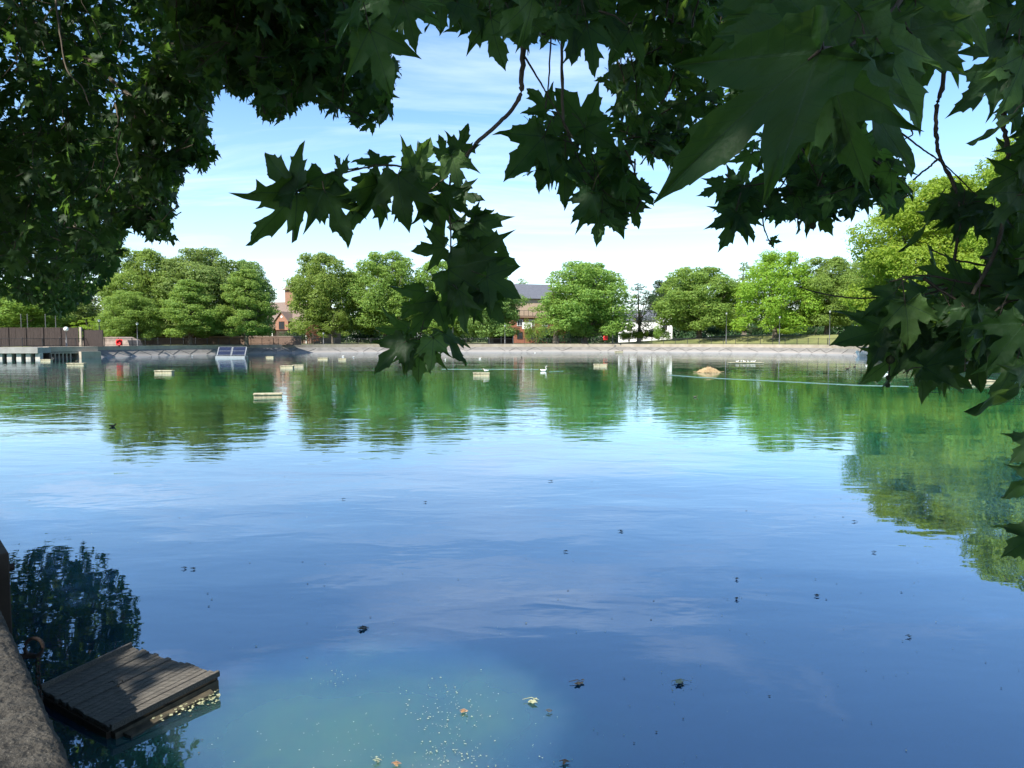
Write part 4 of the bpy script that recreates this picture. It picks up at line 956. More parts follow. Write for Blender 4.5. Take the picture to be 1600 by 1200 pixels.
# ------------------------------------------------------------------ plane leaves
LV = np.array([(0, 0), (0, .30), (0, .60), (0, 1.02), (.10, .86), (.15, .82), (.19, .71), (.28, .69), (.23, .55), (.17, .38), (.35, .44), (.42, .51), (.50, .45), (.82, .60), (.60, .33), (.64, .25), (.51, .17), (.44, .09), (.48, .02), (.38, -.04), (.37, -.14), (.27, -.12), (.12, -.09), (.27, .20), (.20, -.03), (.49, .36)])
LF = [(2, 8, 7, 6, 5, 4, 3), (1, 9, 8, 2), (0, 23, 9, 1), (23, 25, 12, 11, 10, 9), (25, 13, 12), (25, 14, 13), (23, 16, 15, 14, 25), (0, 24, 17, 16, 23), (24, 20, 19, 18, 17), (24, 22, 21, 20), (0, 22, 24)]
RIB = {0, 1, 2, 3, 23, 25, 13, 24, 20}
def leaf_template(cuts, lumpy=0.0, seed=0):
    n = len(LV); rs = np.random.default_rng(seed)
    j = rs.normal(scale=.022, size=LV.shape) if lumpy else np.zeros_like(LV); j[:4] = 0
    j2 = rs.normal(scale=.022, size=LV.shape) if lumpy else np.zeros_like(LV); j2[:4] = 0
    Rv = LV + j; Lv = (LV + j2) * [-1, 1]
    verts = [tuple(v) for v in Rv] ; idx = {}
    for i in range(n):
        if i < 4: idx[i] = i
        else: idx[i] = len(verts); verts.append(tuple(Lv[i]))
    faces = [list(f) for f in LF] + [[idx[i] for i in reversed(f)] for f in LF]
    rib = set(RIB) | {idx[i] for i in RIB}
    bm = bmesh.new(); lay = bm.verts.layers.float.new('rib'); bv = [bm.verts.new((x, y, 0)) for x, y in verts]
    for i, v in enumerate(bv): v[lay] = 0.0 if i in rib else 1.0
    for f in faces: bm.faces.new([bv[i] for i in f])
    if cuts:
        # curve the outline: hollow arcs between the teeth
        be = [e for e in bm.edges if len(e.link_faces) == 1]
        r = bmesh.ops.subdivide_edges(bm, edges=be, cuts=2)
        new = [v for v in r['geom_inner'] if isinstance(v, bmesh.types.BMVert)]
        c = Vector((0, .3, 0))
        for v in new:
            e2 = [e for e in v.link_edges if len(e.link_faces) == 1]
            v.co += (c - v.co).normalized() * .013; v[lay] = 1.0
    bmesh.ops.triangulate(bm, faces=bm.faces[:], ngon_method='BEAUTY')
    for q in range(max(0, cuts - 1)):
        bmesh.ops.subdivide_edges(bm, edges=bm.edges[:], cuts=1, use_grid_fill=True); bmesh.ops.triangulate(bm, faces=bm.faces[:])
    bm.verts.index_update()
    V = np.array([(v.co.x, v.co.y) for v in bm.verts]); rb = np.array([v[lay] for v in bm.verts]); T = np.array([[v.index for v in f.verts] for f in bm.faces])
    bm.free(); return V, rb, T
TPL = {0: [leaf_template(0, 1, s) for s in range(5)], 1: [leaf_template(1, 1, s) for s in range(5)], 2: [leaf_template(2, 1, s) for s in range(7)]}
def leaf_shape(lod, rs, fold=None, droop=None, wx=None):
    V, rb, T = TPL[lod][rs.integers(len(TPL[lod]))]
    fold = rs.uniform(.02, .09) if fold is None else fold; droop = rs.uniform(.05, .45) if droop is None else droop
    x, y = V[:, 0].copy(), V[:, 1].copy()
    x *= rs.uniform(.66, .95) if wx is None else wx; r = np.hypot(x, y - .2)
    z = fold * rb + .10 * np.sin(x * 5 + rs.uniform(0, 6)) * r * .5 - droop * np.maximum(0, y) ** 2 * .6 - rs.uniform(-.1, .45) * np.abs(x) ** 1.6 + .03 * np.sin(y * 11 + rs.uniform(0, 6)) * rb
    side = rs.uniform(-.12, .12); x = x + side * y * y
    y = y * (1 - droop * .12 * y)
    return np.stack([x, y, z], 1), V, T
SHAFTS = [(P(a, b, d), q) for a, b, d, q in ((712, 270, 2.8, .13), (650, 565, 2.8, .12), (770, 460, 2.8, .08), (1585, 540, 1.5, .12), (590, 95, 2.1, .10), (1425, 500, 1.95, .07), (790, 50, 2.2, .08), (1485, 590, 2.1, .10), (1540, 480, 1.9, .07), (860, 230, 3.1, .07), (1380, 300, 3.0, .08), (1560, 160, 1.3, .05), (720, 380, 2.8, .07), (520, 290, 2.8, .06), (1190, 300, 3.4, .08), (1040, 60, 4.5, .15), (1600, 770, 1.5, .08), (625, 45, 2.4, .05), (920, 80, 2.7, .06), (1150, 100, 4.3, .10), (975, 350, 3.1, .08))]
SHAFTS += [(G(250, 1030, .1), .10), (G(262, 1068, .1), .16), (G(222, 1018, .1), .13)]
_r = np.random.default_rng(8)
SHAFTS += [(P(_r.uniform(0, 330), _r.uniform(30, 330), _r.uniform(8.8, 11)), .2) for _ in range(24)] + [(P(_r.uniform(0, 190), _r.uniform(250, 450), _r.uniform(15.5, 18)), .3) for _ in range(16)]
SH_P = np.array([q[0] for q in SHAFTS]); SH_R = np.array([q[1] for q in SHAFTS]); SUNV = np.array(SUN)
def in_shaft(p):  # gaps cut in the leaves along the sun line to light chosen spots
    d = p - SH_P; t = d @ SUNV; k = np.linalg.norm(d - t[:, None] * SUNV, axis=1)
    return bool(np.any((t > .25) & (k < SH_R)))
class Leaves:
    def __init__(s): s.V = []; s.T = []; s.U = []; s.n = 0; s.tw = MB()
    def add(s, base, axis, normal, size, lod, rs, fold=None, droop=None, petiole=None, wx=None):
        X, U, T = leaf_shape(lod, rs, fold, droop, wx)
        a = np.asarray(axis, float); a /= np.linalg.norm(a); nn = np.asarray(normal, float); nn = nn - a * (nn @ a); nn /= (np.linalg.norm(nn) + 1e-9)
        xx = np.cross(a, nn); M3 = np.stack([xx, a, nn], 0)
        s.V.append(X * size @ M3 + base); s.T.append(T + s.n); s.U.append(U); s.n += len(X)
        if petiole is not None:
            p = np.asarray(petiole); b = np.asarray(base); mid = (p + b) / 2 + np.array([0, 0, .12 * np.linalg.norm(p - b)])
            s.tw.tube([p, mid, b, b + a * size * .06], [size * .011, size * .009, size * .009, size * .006], 4 if lod < 2 else 6, False)
    def build(s, parent, m, name='leaves'):
        if s.V:
            o = link(name, tri_mesh(name, np.concatenate(s.V), np.concatenate(s.T), np.concatenate(s.U)), m, parent)
        if s.tw.v: s.tw.build('twigs', M_['twig'], parent, True)
def inside(poly, x, y):
    c = False; n = len(poly)
    for i in range(n):
        x0, y0 = poly[i]; x1, y1 = poly[i - 1]
        if (y0 > y) != (y1 > y) and x < (x1 - x0) * (y - y0) / (y1 - y0) + x0: c = not c
    return c
def hand(lv, rs, px, py, ang, size, roll=0, tilt=0, d=2.8, lod=2, pet=None, droop=None, fold=None, wx=None):
    """one leaf: petiole junction at photo (px,py), tip pointing ang deg in the picture, size in px"""
    a = R(ang); ax = (RIGHT * math.cos(a) + UP * math.sin(a)) * math.cos(R(tilt)) + FWD * math.sin(R(tilt))
    nn = -FWD * math.cos(R(tilt)) + (RIGHT * math.cos(a) + UP * math.sin(a)) * math.sin(R(tilt))
    q = np.cross(ax, nn); nn = nn * math.cos(R(roll)) + q * math.sin(R(roll))
    b = P(px, py, d); s = size / F * d
    pp = P(pet[0], pet[1], pet[2] if len(pet) > 2 else d) if pet is not None else b - ax * s * .35 + UP * s * .15
    lv.add(b, ax, nn, s, lod, rs, fold=fold, droop=rs.uniform(.05, .3) if droop is None else droop, petiole=pp, wx=wx)
def zone(lv, rs, poly, d0, d1, ntwig, per, size, lod, down=.5, tlen=.4, shrink=0):
    """twigs of leaves filling the part of a crown seen inside poly, between depths d0 and d1"""
    xs = [p[0] for p in poly]; ys = [p[1] for p in poly]; made = 0; tries = 0; pts = []
    while made < ntwig and tries < ntwig * 40:
        tries += 1; x = rs.uniform(min(xs), max(xs)); y = rs.uniform(min(ys), max(ys))
        if not inside(poly, x, y): continue
        made += 1; d = rs.uniform(d0, d1); b = P(x, y, d); pts.append(b)
        dr = rs.normal(size=3); dr[2] -= down; dr /= np.linalg.norm(dr); p = b - dr * tlen * .5; tw = [p]
        for k in range(per):
            dr = dr + rs.normal(size=3) * .22 + [0, 0, -.10]; dr /= np.linalg.norm(dr); p = p + dr * tlen / per; tw.append(p)
            ax = dr * .5 + rs.normal(size=3) * .65 + [0, 0, -down * .9]; ax /= np.linalg.norm(ax)
            lb = p + ax * size * .35; s = size * rs.uniform(.6, 1.15); tip = lb + ax * s * .55
            u, v = proj(tip)
            if not inside(poly, u, v) or in_shaft((lb + tip) / 2): continue
            nn = rs.normal(size=3) * .8 + np.array([0, 0, .6]) - FWD * .35
            lv.add(lb, ax, nn, s, lod, rs, petiole=p if lod else None)
        c_ = [q for q in tw if inside(poly, *proj(q))]
        if len(c_) > 1: lv.tw.tube(c_, np.linspace(.006, .002, len(c_)) * (size / .2), 4, False)
    return pts
def bough(m, pts, r0, r1, n=8, rough=.0, per=8, wob=.02):
    c = catmull(pts, per); rr = random.Random(len(c)); k = len(c); RA = [r0 * (r1 / r0) ** (min(1, i / (k - 1) * 1.25) ** .8) for i in range(k)]
    c = [np.asarray(q) + np.array([rr.gauss(0, 1), rr.gauss(0, 1), rr.gauss(0, 1)]) * wob * RA[i] * 10 * (0 < i < k - 1) for i, q in enumerate(c)]
    m.tube(c, [RA[i] * (1.3 if rr.random() < .12 and i > 2 and rough else 1) for i in range(k)], n)
def world_crown(lv, rs, cen, rad, n, size, hole=None, lod=0, keep=None):
    for i in range(n):
        d = rs.normal(size=3); d /= np.linalg.norm(d); p = np.array(cen) + d * np.array(rad) * rs.uniform(.2, 1) ** .5
        if hole is not None:
            t = (p[2] - hole[2]) / SUN.z; q = p - np.array(SUN) * t
            if np.hypot(q[0] - hole[0], q[1] - hole[1]) < hole[3]: continue
        if in_shaft(p): continue
        # stay out of the camera's view and of its mirror view
        if p[1] > .3:
            u, v = proj(p)
            if -80 < u < 1680 and v > -90: continue
        if p[1] > 3 and abs(p[0]) < p[1] * .85:
            if p[2] < .60 * p[1] * 1.25 - 2.5 + .5 and p[0] > -p[1] * .72 and p[1] > 10: continue
        ax = rs.normal(size=3) + [0, 0, -.5]; lv.add(p, ax, rs.normal(size=3) * .6 + [0, 0, 1], size * rs.uniform(.7, 1.2), lod, rs)

# ---- overhead tree on the quay (trunk behind the camera)
rs = np.random.default_rng(2)
TR = np.array([1.6, -4.2, .83])
ot = tag(empty('plane_tree', TR), 'overhanging plane tree whose dark sprays hang down across the top, centre and right', 'tree', 'plane trees on the quay')
def loc(parent_pos, p): return np.asarray(p) - parent_pos
tb = MB(); bough(tb, [(0, 0, -.2), (0, .05, 1.5), (-.15, .2, 3.4), (-.5, .6, 5.4), (-1.2, 1.4, 7.4), (-1.6, 2.0, 9.4)], .42, .14, 12)
tb.build('trunk', M_['bark'], ot, True)
def part_leaves(tree, tree_pos, name, route, r0, r1, fill, m='leaf_near'):
    """branch part with leaves and twigs as its sub-parts; all given in world coordinates"""
    mb_ = MB(); bough(mb_, [q - tree_pos for q in route], r0, r1, 8, .1)
    br = mb_.build('branch', M_['twig'] if r0 < .03 else M_['bark'], tree, True)
    lv = Leaves(); fill(lv)
    lv.V = [v - tree_pos for v in lv.V]; lv.tw.v = [tuple(np.array(v) - tree_pos) for v in lv.tw.v]
    lv.build(br, M_[m]); return br
# middle spray
D0 = 2.8
MID = [(464, 299, 132, 84, 12, 0), (464, 300, -130, 118, 66, 0), (509, 272, -105, 82, 5, 10), (506, 296, -64, 98, 42, 0), (497, 285, -150, 70, 20, 20), (590, 258, 112, 48, 20, 20), (537, 271, 118, 34, 35, 0), (590, 288, -124, 98, 62, 0),
       (622, 272, -88, 92, 4, 0), (640, 280, -60, 92, 12, 0), (600, 280, -130, 72, 25, 10), (646, 267, 62, 62, 28, 0), (660, 262, 150, 50, 20, 20), (684, 313, -96, 76, 38, 0), (705, 243, -72, 62, 5, -15), (716, 243, 76, 56, 18, 0), (695, 245, 100, 36, 25, 0), (690, 300, -35, 62, 48, 0),
       (712, 305, -8, 48, 20, 0), (740, 350, -40, 72, 8, 0), (735, 340, 15, 40, 60, 0), (709, 362, 20, 54, 18, 0), (733, 376, -100, 56, 10, 0), (695, 386, 188, 54, 28, 0), (744, 394, -24, 72, 12, 0), (700, 420, -36, 108, 6, 0), (715, 440, -62, 80, 15, 10), (760, 432, -30, 68, 18, 0),
       (752, 455, -55, 64, 8, 0), (716, 452, -76, 72, 45, 0), (665, 456, 224, 60, 36, 0), (684, 470, 236, 72, 46, 0), (690, 488, 0, 36, 30, 0), (639, 512, 184, 60, 44, 10), (634, 533, 224, 72, 14, 0), (650, 530, 250, 60, 20, 10), (658, 535, -98, 66, 3, -10), (677, 528, -92, 56, 36, 0), (691, 520, -56, 66, 58, 0),
       ]
def f(lv):
    path = [(743, 225), (705, 265), (640, 262), (600, 258), (545, 268), (480, 290)]; path2 = [(705, 268), (703, 300), (704, 400), (700, 440), (670, 480), (655, 530)]
    for pth, r0, r1 in ((path, .007, .003), (path2, .006, .002), ([(815, 80), (845, 130), (862, 160), (878, 185), (895, 215)], .005, .002), ([(862, 40), (857, 130), (852, 170)], .004, .003), ([(560, 262), (500, 275), (466, 300)], .003, .002), ([(700, 275), (675, 295), (660, 310)], .004, .002)):
        bough(lv.tw, [P(a, b, D0) for a, b in pth], r0, r1, 6, .1)
    allp = [P(a, b, D0) for q in (path, path2) for a, b in catmull([np.array(z_) for z_ in q], 6)]
    for i, (x, y, an, sz, ro, ti) in enumerate(MID):
        d = D0 + rs.uniform(-.12, .12); b = P(x, y, d); np_ = min(allp, key=lambda q: np.linalg.norm(q - b)); u, v = proj(np_)
        hand(lv, rs, x, y, an, sz, ro * rs.choice((-1, 1)), ti + rs.uniform(-12, 12), d, 2, (u, v, D0))
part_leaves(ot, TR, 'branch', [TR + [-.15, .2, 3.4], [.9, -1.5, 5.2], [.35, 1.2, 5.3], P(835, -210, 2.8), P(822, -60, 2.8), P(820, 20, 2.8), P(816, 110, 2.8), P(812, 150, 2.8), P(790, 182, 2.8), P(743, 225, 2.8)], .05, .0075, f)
# second spray, right of it
C2 = [(857, 173, 128, 56, 10), (915, 198, 124, 80, 8), (850, 213, 230, 98, 6), (883, 253, -92, 76, 15), (938, 287, -65, 96, 4), (925, 300, -120, 60, 10), (940, 330, -100, 58, 10), (983, 313, -65, 48, 15), (1000, 298, -50, 34, 20), (1000, 305, 60, 26, 20), (913, 200, -30, 66, 20), (870, 215, 160, 56, 20), (895, 260, -60, 80, 10), (860, 235, -110, 70, 15), (930, 240, -40, 66, 15), (960, 265, -80, 66, 15)]
polyC2 = [(825, 215), (860, 190), (880, 150), (940, 175), (970, 225), (1005, 245), (1012, 335), (960, 350), (930, 345), (880, 312), (845, 275), (800, 275)]
def f(lv):
    bough(lv.tw, [P(880, 190, 3.1), P(905, 250, 3.1), P(945, 300, 3.1), P(985, 320, 3.1)], .006, .002, 6, .1)
    for x, y, an, sz, ro in C2: hand(lv, rs, x, y, an, sz, ro * rs.choice((-1, 1)), rs.uniform(-15, 15), 3.1 + rs.uniform(-.2, .2), 2)
    zone(lv, rs, polyC2, 2.9, 3.6, 12, 7, .14, 1, .5, .4)
part_leaves(ot, TR, 'branch', [TR + [-.15, .2, 3.4], [1.2, -1.5, 5.0], [.9, 1.4, 5.2], P(905, -220, 3.2), P(880, -40, 3.15), P(878, 60, 3.1), P(880, 190, 3.1)], .045, .006, f)
# top edge sprays
def f(lv):
    for x, y, an, sz, ro, d in [(577, 45, -70, 108, 2, 2.1), (562, 5, 235, 80, 52, 2.1), (630, 2, -70, 78, 5, 2.2), (625, 32, -90, 38, 10, 2.4), (640, 0, -40, 70, 20, 2.3), (600, 0, -110, 66, 20, 2.4), (767, 28, -80, 80, 10, 2.6), (832, -5, 234, 100, 58, 2.2), (745, 15, -120, 60, 20, 2.6), (800, 30, -60, 60, 20, 2.6),
                                (820, 25, -30, 50, 20, 2.5), (870, 20, -80, 60, 20, 2.6), (917, 40, -76, 84, 8, 2.7), (900, 40, -100, 64, 25, 2.7), (983, 48, 236, 68, 10, 2.9), (965, 30, -100, 50, 20, 2.9), (850, 10, -45, 56, 20, 2.6), (690, 0, -90, 58, 30, 2.5), (715, 5, -60, 56, 20, 2.5), (560, 20, 210, 50, 30, 2.3), (940, 20, -60, 58, 20, 2.8), (835, 40, 30, 30, 40, 2.3)]:
        hand(lv, rs, x, y, an, sz, ro * rs.choice((-1, 1)), rs.uniform(-15, 15), d, 2)
    zone(lv, rs, [(545, -260), (1130, -260), (1130, 40), (1000, 62), (930, 55), (890, 35), (850, 62), (800, 50), (760, 50), (735, 30), (700, 35), (650, 22), (610, 40), (560, 25)], 2.5, 3.8, 100, 7, .155, 1, .5, .45)
part_leaves(ot, TR, 'branch', [TR + [-.5, .6, 5.4], [.4, -1.0, 6.0], [-.3, 1.6, 5.6], P(700, -330, 3.0), P(640, -150, 2.9), P(600, -60, 2.7), P(585, 0, 2.4)], .06, .008, f)
# dense dark mass right of centre
def f(lv):
    bough(lv.tw, [P(1120, -40, 4.3), P(1110, 60, 4.3), P(1090, 160, 4.3), P(1030, 230, 4.3)], .014, .004, 6, .1)
    zone(lv, rs, [(950, 70), (975, 20), (1060, -60), (1230, -200), (1260, 60), (1180, 160), (1130, 230), (1060, 262), (1035, 250), (1010, 235), (985, 240), (955, 215), (972, 150), (945, 135), (975, 100)], 3.7, 5.2, 80, 8, .16, 1, .5, .5)
    zone(lv, rs, [(975, 190), (1060, 180), (1060, 250), (1010, 245), (960, 215)], 3.8, 4.6, 12, 7, .15, 1, .5, .4)
part_leaves(ot, TR, 'branch', [TR + [-.15, .2, 3.4], [1.6, -1.5, 5.2], [1.7, 1.8, 6.0], P(1140, -260, 4.3), P(1125, -40, 4.3)], .06, .014, f)
# sprays below the big leaves
def f(lv):
    bough(lv.tw, [P(1210, 180, 3.4), P(1195, 300, 3.4), P(1192, 345, 3.4), P(1200, 372, 3.4), P(1208, 385, 3.4)], .008, .0025, 6, .1)
    bough(lv.tw, [P(1197, 375, 3.4), P(1222, 378, 3.4)], .003, .002, 5); hand(lv, rs, 1204, 376, -10, 18, 30, 0, 3.4)
    zone(lv, rs, [(1115, 290), (1200, 200), (1310, 190), (1300, 300), (1300, 350), (1255, 352), (1205, 335), (1180, 345), (1150, 330)], 3.0, 3.8, 26, 7, .14, 1, .4, .4)
    zone(lv, rs, [(1265, 290), (1290, 220), (1370, 190), (1400, 270), (1428, 300), (1400, 325), (1370, 335), (1320, 330), (1300, 345), (1270, 315)], 2.7, 3.3, 22, 7, .135, 1, .4, .4)
    for x, y, an, sz, ro in [(1150, 333, -107, 66, 8), (1148, 330, -140, 48, 10), (1160, 335, -70, 48, 15), (1380, 290, -80, 50, 10), (1400, 285, -20, 36, 10), (1340, 300, -110, 50, 10), (1320, 300, -70, 48, 10), (1255, 325, -60, 40, 20), (1300, 300, -100, 46, 20), (1225, 320, -110, 44, 20), (1130, 285, 215, 46, 20)]:
        hand(lv, rs, x, y, an, sz, ro * rs.choice((-1, 1)), rs.uniform(-15, 15), 3.0, 2)
br = part_leaves(ot, TR, 'branch', [TR + [-.15, .2, 3.4], [1.9, -1.5, 4.8], [1.9, 1.2, 5.2], P(1260, -260, 3.4), P(1230, 0, 3.4), P(1210, 180, 3.4)], .05, .009, f)
def seed_ball(parent, px, py, d, r=.012):
    m = MB(); p = P(px, py, d) - TR; m.ball(p, r, 12, 8); m.tube([p, p + [.004, 0, .03]], [.0015, .001], 4); m.build('seed_ball', M_['ball'], parent, True)
seed_ball(br, 1270, 353, 3.0, .014)
# big near leaves
BIG = [(1280, 80, 217, 335, 4, 14, .72, .48), (1290, 50, 176, 170, 10, 10, .85), (1330, 112, -59, 190, 12, 0, .80), (1300, 120, -70, 200, 50, 10, .78), (1370, 60, -56, 168, 8, 0, .9), (1420, 48, -32, 128, 8, 10, .95), (1340, 20, -100, 190, 20, 20, .9), (1245, 20, -150, 160, 15, 10, .95), (1210, 0, 220, 150, 20, 0, 1.0),
       (1430, 0, -80, 150, 15, 10, 1.0), (1500, -5, -110, 120, 15, 10, 1.2), (1545, 0, -75, 90, 10, 0, 1.5), (1562, 111, 222, 102, 6, 0, 1.3), (1570, 60, -115, 110, 15, 5, 1.4), (1600, 85, 255, 110, 12, 0, 1.3), (1590, 100, -95, 110, 20, 0, 1.35), (1578, 186, 212, 82, 78, 0, 1.3), (1360, 90, 250, 160, 18, 10, .88),
       (1290, 100, -110, 180, 12, 25, .86), (1400, 20, 190, 130, 20, 0, 1.0), (1180, -10, -120, 110, 15, 0, 1.2), (1320, -30, -140, 180, 10, 10, .95), (1470, 60, 240, 110, 20, 0, 1.05), (1600, 20, 230, 90, 10, 0, 1.4), (1190, 40, -60, 110, 20, 10, 1.15), (1250, 60, -90, 150, 20, 20, .95), (1345, 60, -20, 120, 20, 0, .92)]
def f(lv):
    stem = [P(1480, -120, 1.0), P(1400, 10, .95), P(1330, 70, .88), P(1285, 75, .80)]
    bough(lv.tw, stem, .005, .002, 8, .1)
    sp_ = catmull(stem, 6)
    for x, y, an, sz, ro, ti, d, *wx in BIG:
        b = P(x, y, d); q = min(sp_, key=lambda z_: np.linalg.norm(z_ - b))
        u, v = proj(q); hand(lv, rs, x, y, an, sz, ro * rs.choice((-1, 1)), ti, d, 2, (u, v, float((q - EYE) @ FWD)) if x < 1480 else None, fold=.05, wx=wx[0] if wx else rs.uniform(.55, .75))
    zone(lv, rs, [(1180, -200), (1700, -200), (1700, 10), (1600, 25), (1480, 20), (1400, 40), (1180, 60)], 1.4, 2.6, 46, 6, .15, 1, .4, .4)
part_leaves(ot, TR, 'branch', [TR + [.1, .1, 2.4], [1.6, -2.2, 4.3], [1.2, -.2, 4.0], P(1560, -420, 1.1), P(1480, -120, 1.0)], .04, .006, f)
# hanging stems and the mass at the right edge
def f(lv):
    tw = lv.tw
    for pth, r0, r1, d in [([(1478, 20), (1475, 115), (1463, 170), (1463, 212), (1470, 250), (1490, 287), (1500, 340), (1492, 400), (1490, 440)], .0068, .004, 2.1), ([(1580, -60), (1573, 20), (1572, 130), (1568, 190), (1575, 235), (1570, 300), (1560, 380), (1520, 460)], .0075, .005, 1.9),
                           ([(1405, 205), (1440, 232), (1466, 250), (1490, 270), (1528, 308)], .0028, .0018, 2.1), ([(1427, 281), (1450, 262), (1466, 248)], .0028, .003, 2.1), ([(1440, 187), (1424, 200), (1426, 210), (1412, 218)], .003, .0018, 2.1),
                           ([(1250, 449), (1290, 460), (1345, 466), (1400, 461), (1470, 445), (1520, 430)], .0016, .0035, 2.1), ([(1390, 440), (1440, 430), (1500, 440), (1560, 450)], .002, .003, 2.0), ([(1455, 390), (1490, 405), (1540, 415)], .002, .003, 2.1), ([(1490, 440), (1486, 500), (1480, 560)], .004, .002, 2.1), ([(1480, 450), (1430, 470), (1400, 520)], .004, .002, 2.1), ([(1393, 520), (1390, 560), (1388, 590)], .0018, .001, 2.0), ([(1650, 430), (1655, 520), (1648, 600), (1640, 690), (1646, 760), (1650, 840)], .004, .002, 1.5)]:
        bough(tw, [P(a, b, d) for a, b in pth], r0, r1, 6, .1)
    for x, y, an, sz, ro, d in [(1511, 321, 172, 60, 12, 2.1), (1505, 317, 205, 62, 20, 2.1), (1508, 319, -20, 72, 10, 2.1), (1512, 322, -58, 70, 5, 2.1), (1505, 325, -95, 60, 20, 2.1), (1461, 330, 232, 86, 64, 2.1), (1545, 330, 190, 50, 70, 2.0), (1590, 270, 210, 70, 30, 1.8), (1595, 300, 235, 80, 20, 1.7),
                                (1439, 541, -92, 92, 6, 2.0), (1476, 578, -42, 52, 5, 2.1), (1406, 552, 220, 78, 28, 2.0), (1384, 513, 196, 92, 22, 2.0), (1390, 520, 235, 60, 35, 2.0), (1414, 473, -80, 76, 10, 1.95), (1399, 457, 212, 66, 12, 2.0), (1420, 480, 190, 66, 20, 2.0), (1470, 560, -100, 60, 15, 2.0), (1560, 540, -60, 66, 12, 1.9), (1520, 530, -80, 90, 20, 2.0),
                                (1600, 505, 236, 90, 5, 1.5), (1628, 572, 219, 130, 58, 1.45), (1618, 690, 215, 54, 15, 1.5), (1622, 742, 212, 66, 10, 1.5), (1626, 832, 208, 72, 50, 1.5), (1670, 620, -40, 80, 10, 1.5), (1668, 720, -30, 80, 10, 1.5), (1672, 800, -50, 80, 20, 1.5), (1655, 850, -90, 80, 10, 1.5), (1675, 520, 20, 80, 15, 1.5), (1560, 500, -120, 90, 30, 1.8), (1480, 480, -110, 90, 15, 2.0), (1450, 500, -130, 84, 15, 2.0), (1440, 460, 150, 60, 30, 2.0), (1530, 470, -100, 96, 15, 1.95), (1430, 515, -60, 76, 15, 2.0),
                                (1590, 560, -110, 80, 40, 1.6), (1500, 500, -60, 90, 20, 2.0)]:
        hand(lv, rs, x, y, an, sz, ro * rs.choice((-1, 1)), rs.uniform(-12, 12), d, 2)
    zone(lv, rs, [(1395, 470), (1440, 425), (1480, 400), (1540, 400), (1560, 340), (1680, 300), (1680, 600), (1580, 570), (1550, 555), (1500, 560), (1470, 590), (1420, 570), (1380, 545), (1370, 505)], 1.8, 2.7, 26, 7, .15, 2, .4, .35)
    zone(lv, rs, [(1600, 80), (1720, 60), (1720, 420), (1560, 430), (1545, 380), (1580, 300), (1570, 260), (1592, 200)], 1.6, 2.4, 24, 6, .14, 2, .4, .35)
br = part_leaves(ot, TR, 'branch', [TR + [.1, .1, 2.4], [2.4, -2.0, 4.4], [2.0, .4, 4.6], P(1560, -320, 2.0), P(1490, -60, 2.1), P(1478, 20, 2.1)], .045, .008, f)
seed_ball(br, 1388, 590, 2.0, .007); seed_ball(br, 1387, 602, 2.0, .0065); seed_ball(br, 1391, 562, 2.0, .012)
# crown above, out of view and shaped to shade the quay, raft and sprays
hp = G(560, 1130, 0)
def f(lv):
    for cen, rad, n in [((-1.5, 1.0, 7.6), (5.5, 5.0, 2.2), 5200), ((-4.5, 2.0, 7.4), (3.6, 4.2, 2.2), 4200), ((1.5, -2.5, 8.0), (5, 4, 2.4), 2200), ((-7.5, 4.0, 8.6), (3.5, 4, 2.6), 3400), ((-3, 4.5, 8.8), (4.5, 2.5, 1.6), 2600), ((-3, -2.5, 7.6), (3.6, 3.2, 2.0), 3200), ((-7, -1.2, 7.9), (3.6, 3.6, 2.0), 3600), ((0.5, 0.2, 6.9), (2.2, 2.2, 1.0), 900)]:
        world_crown(lv, rs, cen, rad, n, .21, (hp[0], hp[1], 0, 1.45))
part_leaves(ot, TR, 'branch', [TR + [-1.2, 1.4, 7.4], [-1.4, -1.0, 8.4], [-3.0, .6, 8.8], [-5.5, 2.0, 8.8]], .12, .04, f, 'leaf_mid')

# ---- left tree
TL = np.array([-18.5, 15.5, .83])
lt = tag(empty('plane_tree', TL), 'big dark plane tree whose canopy fills the upper left corner and hangs over the water', 'tree', 'plane trees on the quay')
tb = MB(); bough(tb, [(0, 0, -.3), (.1, 0, 2.0), (.4, -.2, 4.5), (1.0, -.6, 7.5), (1.6, -1, 11)], .55, .2, 14); tb.build('trunk', M_['bark'], lt, True)
rs = np.random.default_rng(6)
zA = [(-420, 180), (190, 210), (205, 300), (196, 372), (180, 420), (160, 455), (120, 480), (95, 497), (55, 475), (20, 470), (-60, 440), (-300, 420)]
zB = [(-500, -350), (330, -350), (338, 60), (335, 150), (318, 190), (330, 235), (318, 270), (290, 262), (278, 310), (250, 330), (270, 372), (225, 368), (190, 350), (190, 400), (120, 440), (60, 440), (-50, 400), (-400, 350)]
zC = [(245, -300), (560, -300), (600, 30), (622, 110), (600, 135), (606, 180), (570, 203), (540, 178), (478, 158), (455, 172), (425, 193), (380, 150), (345, 142), (300, 120), (270, 60)]
def f(lv):
    zone(lv, rs, zA, 15.5, 22, 1200, 8, .22, 0, .5, .9)
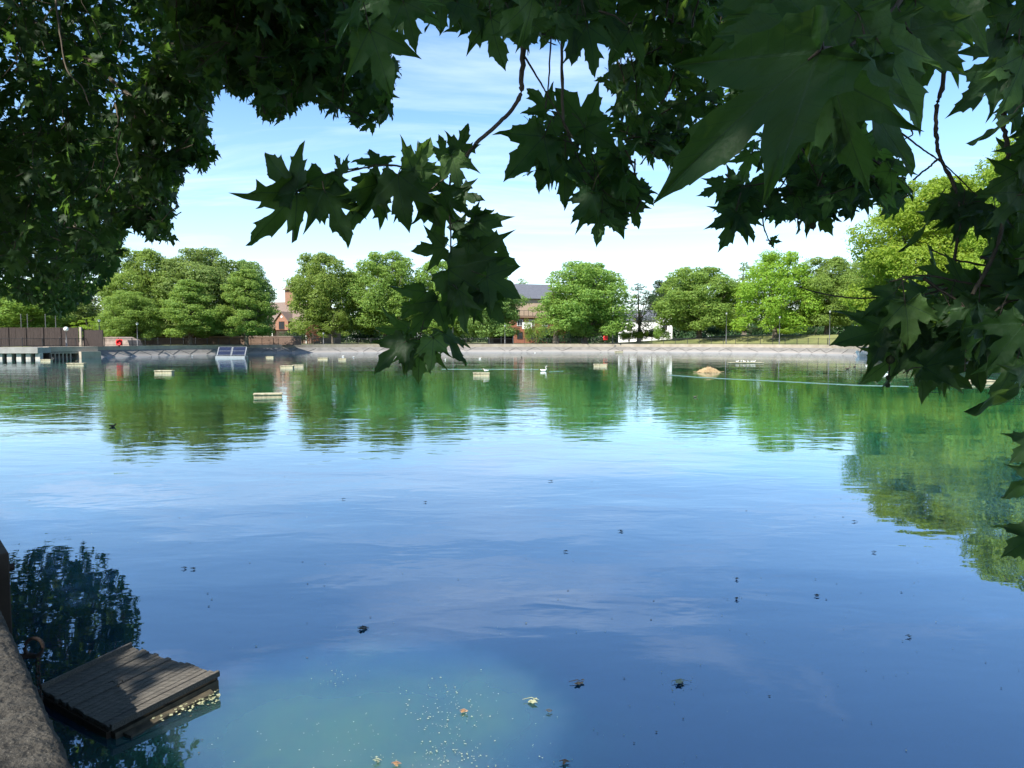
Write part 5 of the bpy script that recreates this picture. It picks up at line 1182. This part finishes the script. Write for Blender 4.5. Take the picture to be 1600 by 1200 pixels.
part_leaves(lt, TL, 'branch', [TL + [.4, -.2, 4.5], TL + [3, .5, 5.8], P(60, 250, 18.5), P(120, 360, 18)], .2, .04, f, 'leaf_mid')
def f(lv):
    zone(lv, rs, zB, 9, 14.5, 1900, 8, .20, 0, .5, .8)
    zone(lv, rs, [(250, 40), (338, 60), (335, 150), (316, 190), (342, 268), (310, 262), (290, 250), (262, 300), (284, 332), (256, 345), (274, 382), (240, 375), (200, 340), (200, 200)], 8.5, 9.5, 110, 7, .21, 1, .5, .6)
part_leaves(lt, TL, 'branch', [TL + [.4, -.2, 4.5], TL + [4, -1.5, 6.2], P(-120, -60, 12.5), P(60, 40, 11.5), P(180, 130, 10.5), P(260, 220, 9.5)], .18, .03, f, 'leaf_mid')
def f(lv):
    zone(lv, rs, zC, 6.3, 8.6, 560, 8, .19, 1, .5, .6)
    bough(lv.tw, [P(300, 30, 7.5), P(400, 60, 7.5), P(480, 100, 7.3), P(560, 130, 7)], .02, .006, 6)
part_leaves(lt, TL, 'branch', [TL + [1, -.6, 7.5], TL + [5, -3, 9], P(60, -260, 9.5), P(220, -60, 8.2), P(300, 30, 7.5)], .14, .02, f, 'leaf_mid')
# thin hanging sunlit twigs inside the left canopy
mb_ = MB()
for pth, d in (([(85, -20), (95, 60), (105, 110), (128, 135), (140, 165)], 8.6), ([(180, 160), (185, 190), (178, 205)], 9), ([(188, 205), (182, 235), (188, 260)], 9)):
    bough(mb_, [P(a, b, d) - TL for a, b in pth], .014, .006, 6, .1)
mb_.build('hanging_twig', M_['bark'], lt, True)
def f(lv):
    for cen, rad, n in [((-13.5, 9, 9.5), (4.5, 5, 3.5), 3000), ((-19, 16, 11), (6, 6, 4.5), 4200), ((-10, 8, 10.5), (4, 4, 2.5), 2000)]:
        world_crown(lv, rs, cen, rad, n, .26)
part_leaves(lt, TL, 'branch', [TL + [1.0, -.6, 7.5], TL + [2.5, -3, 9.5], TL + [5, -6, 10]], .16, .05, f, 'leaf_mid')
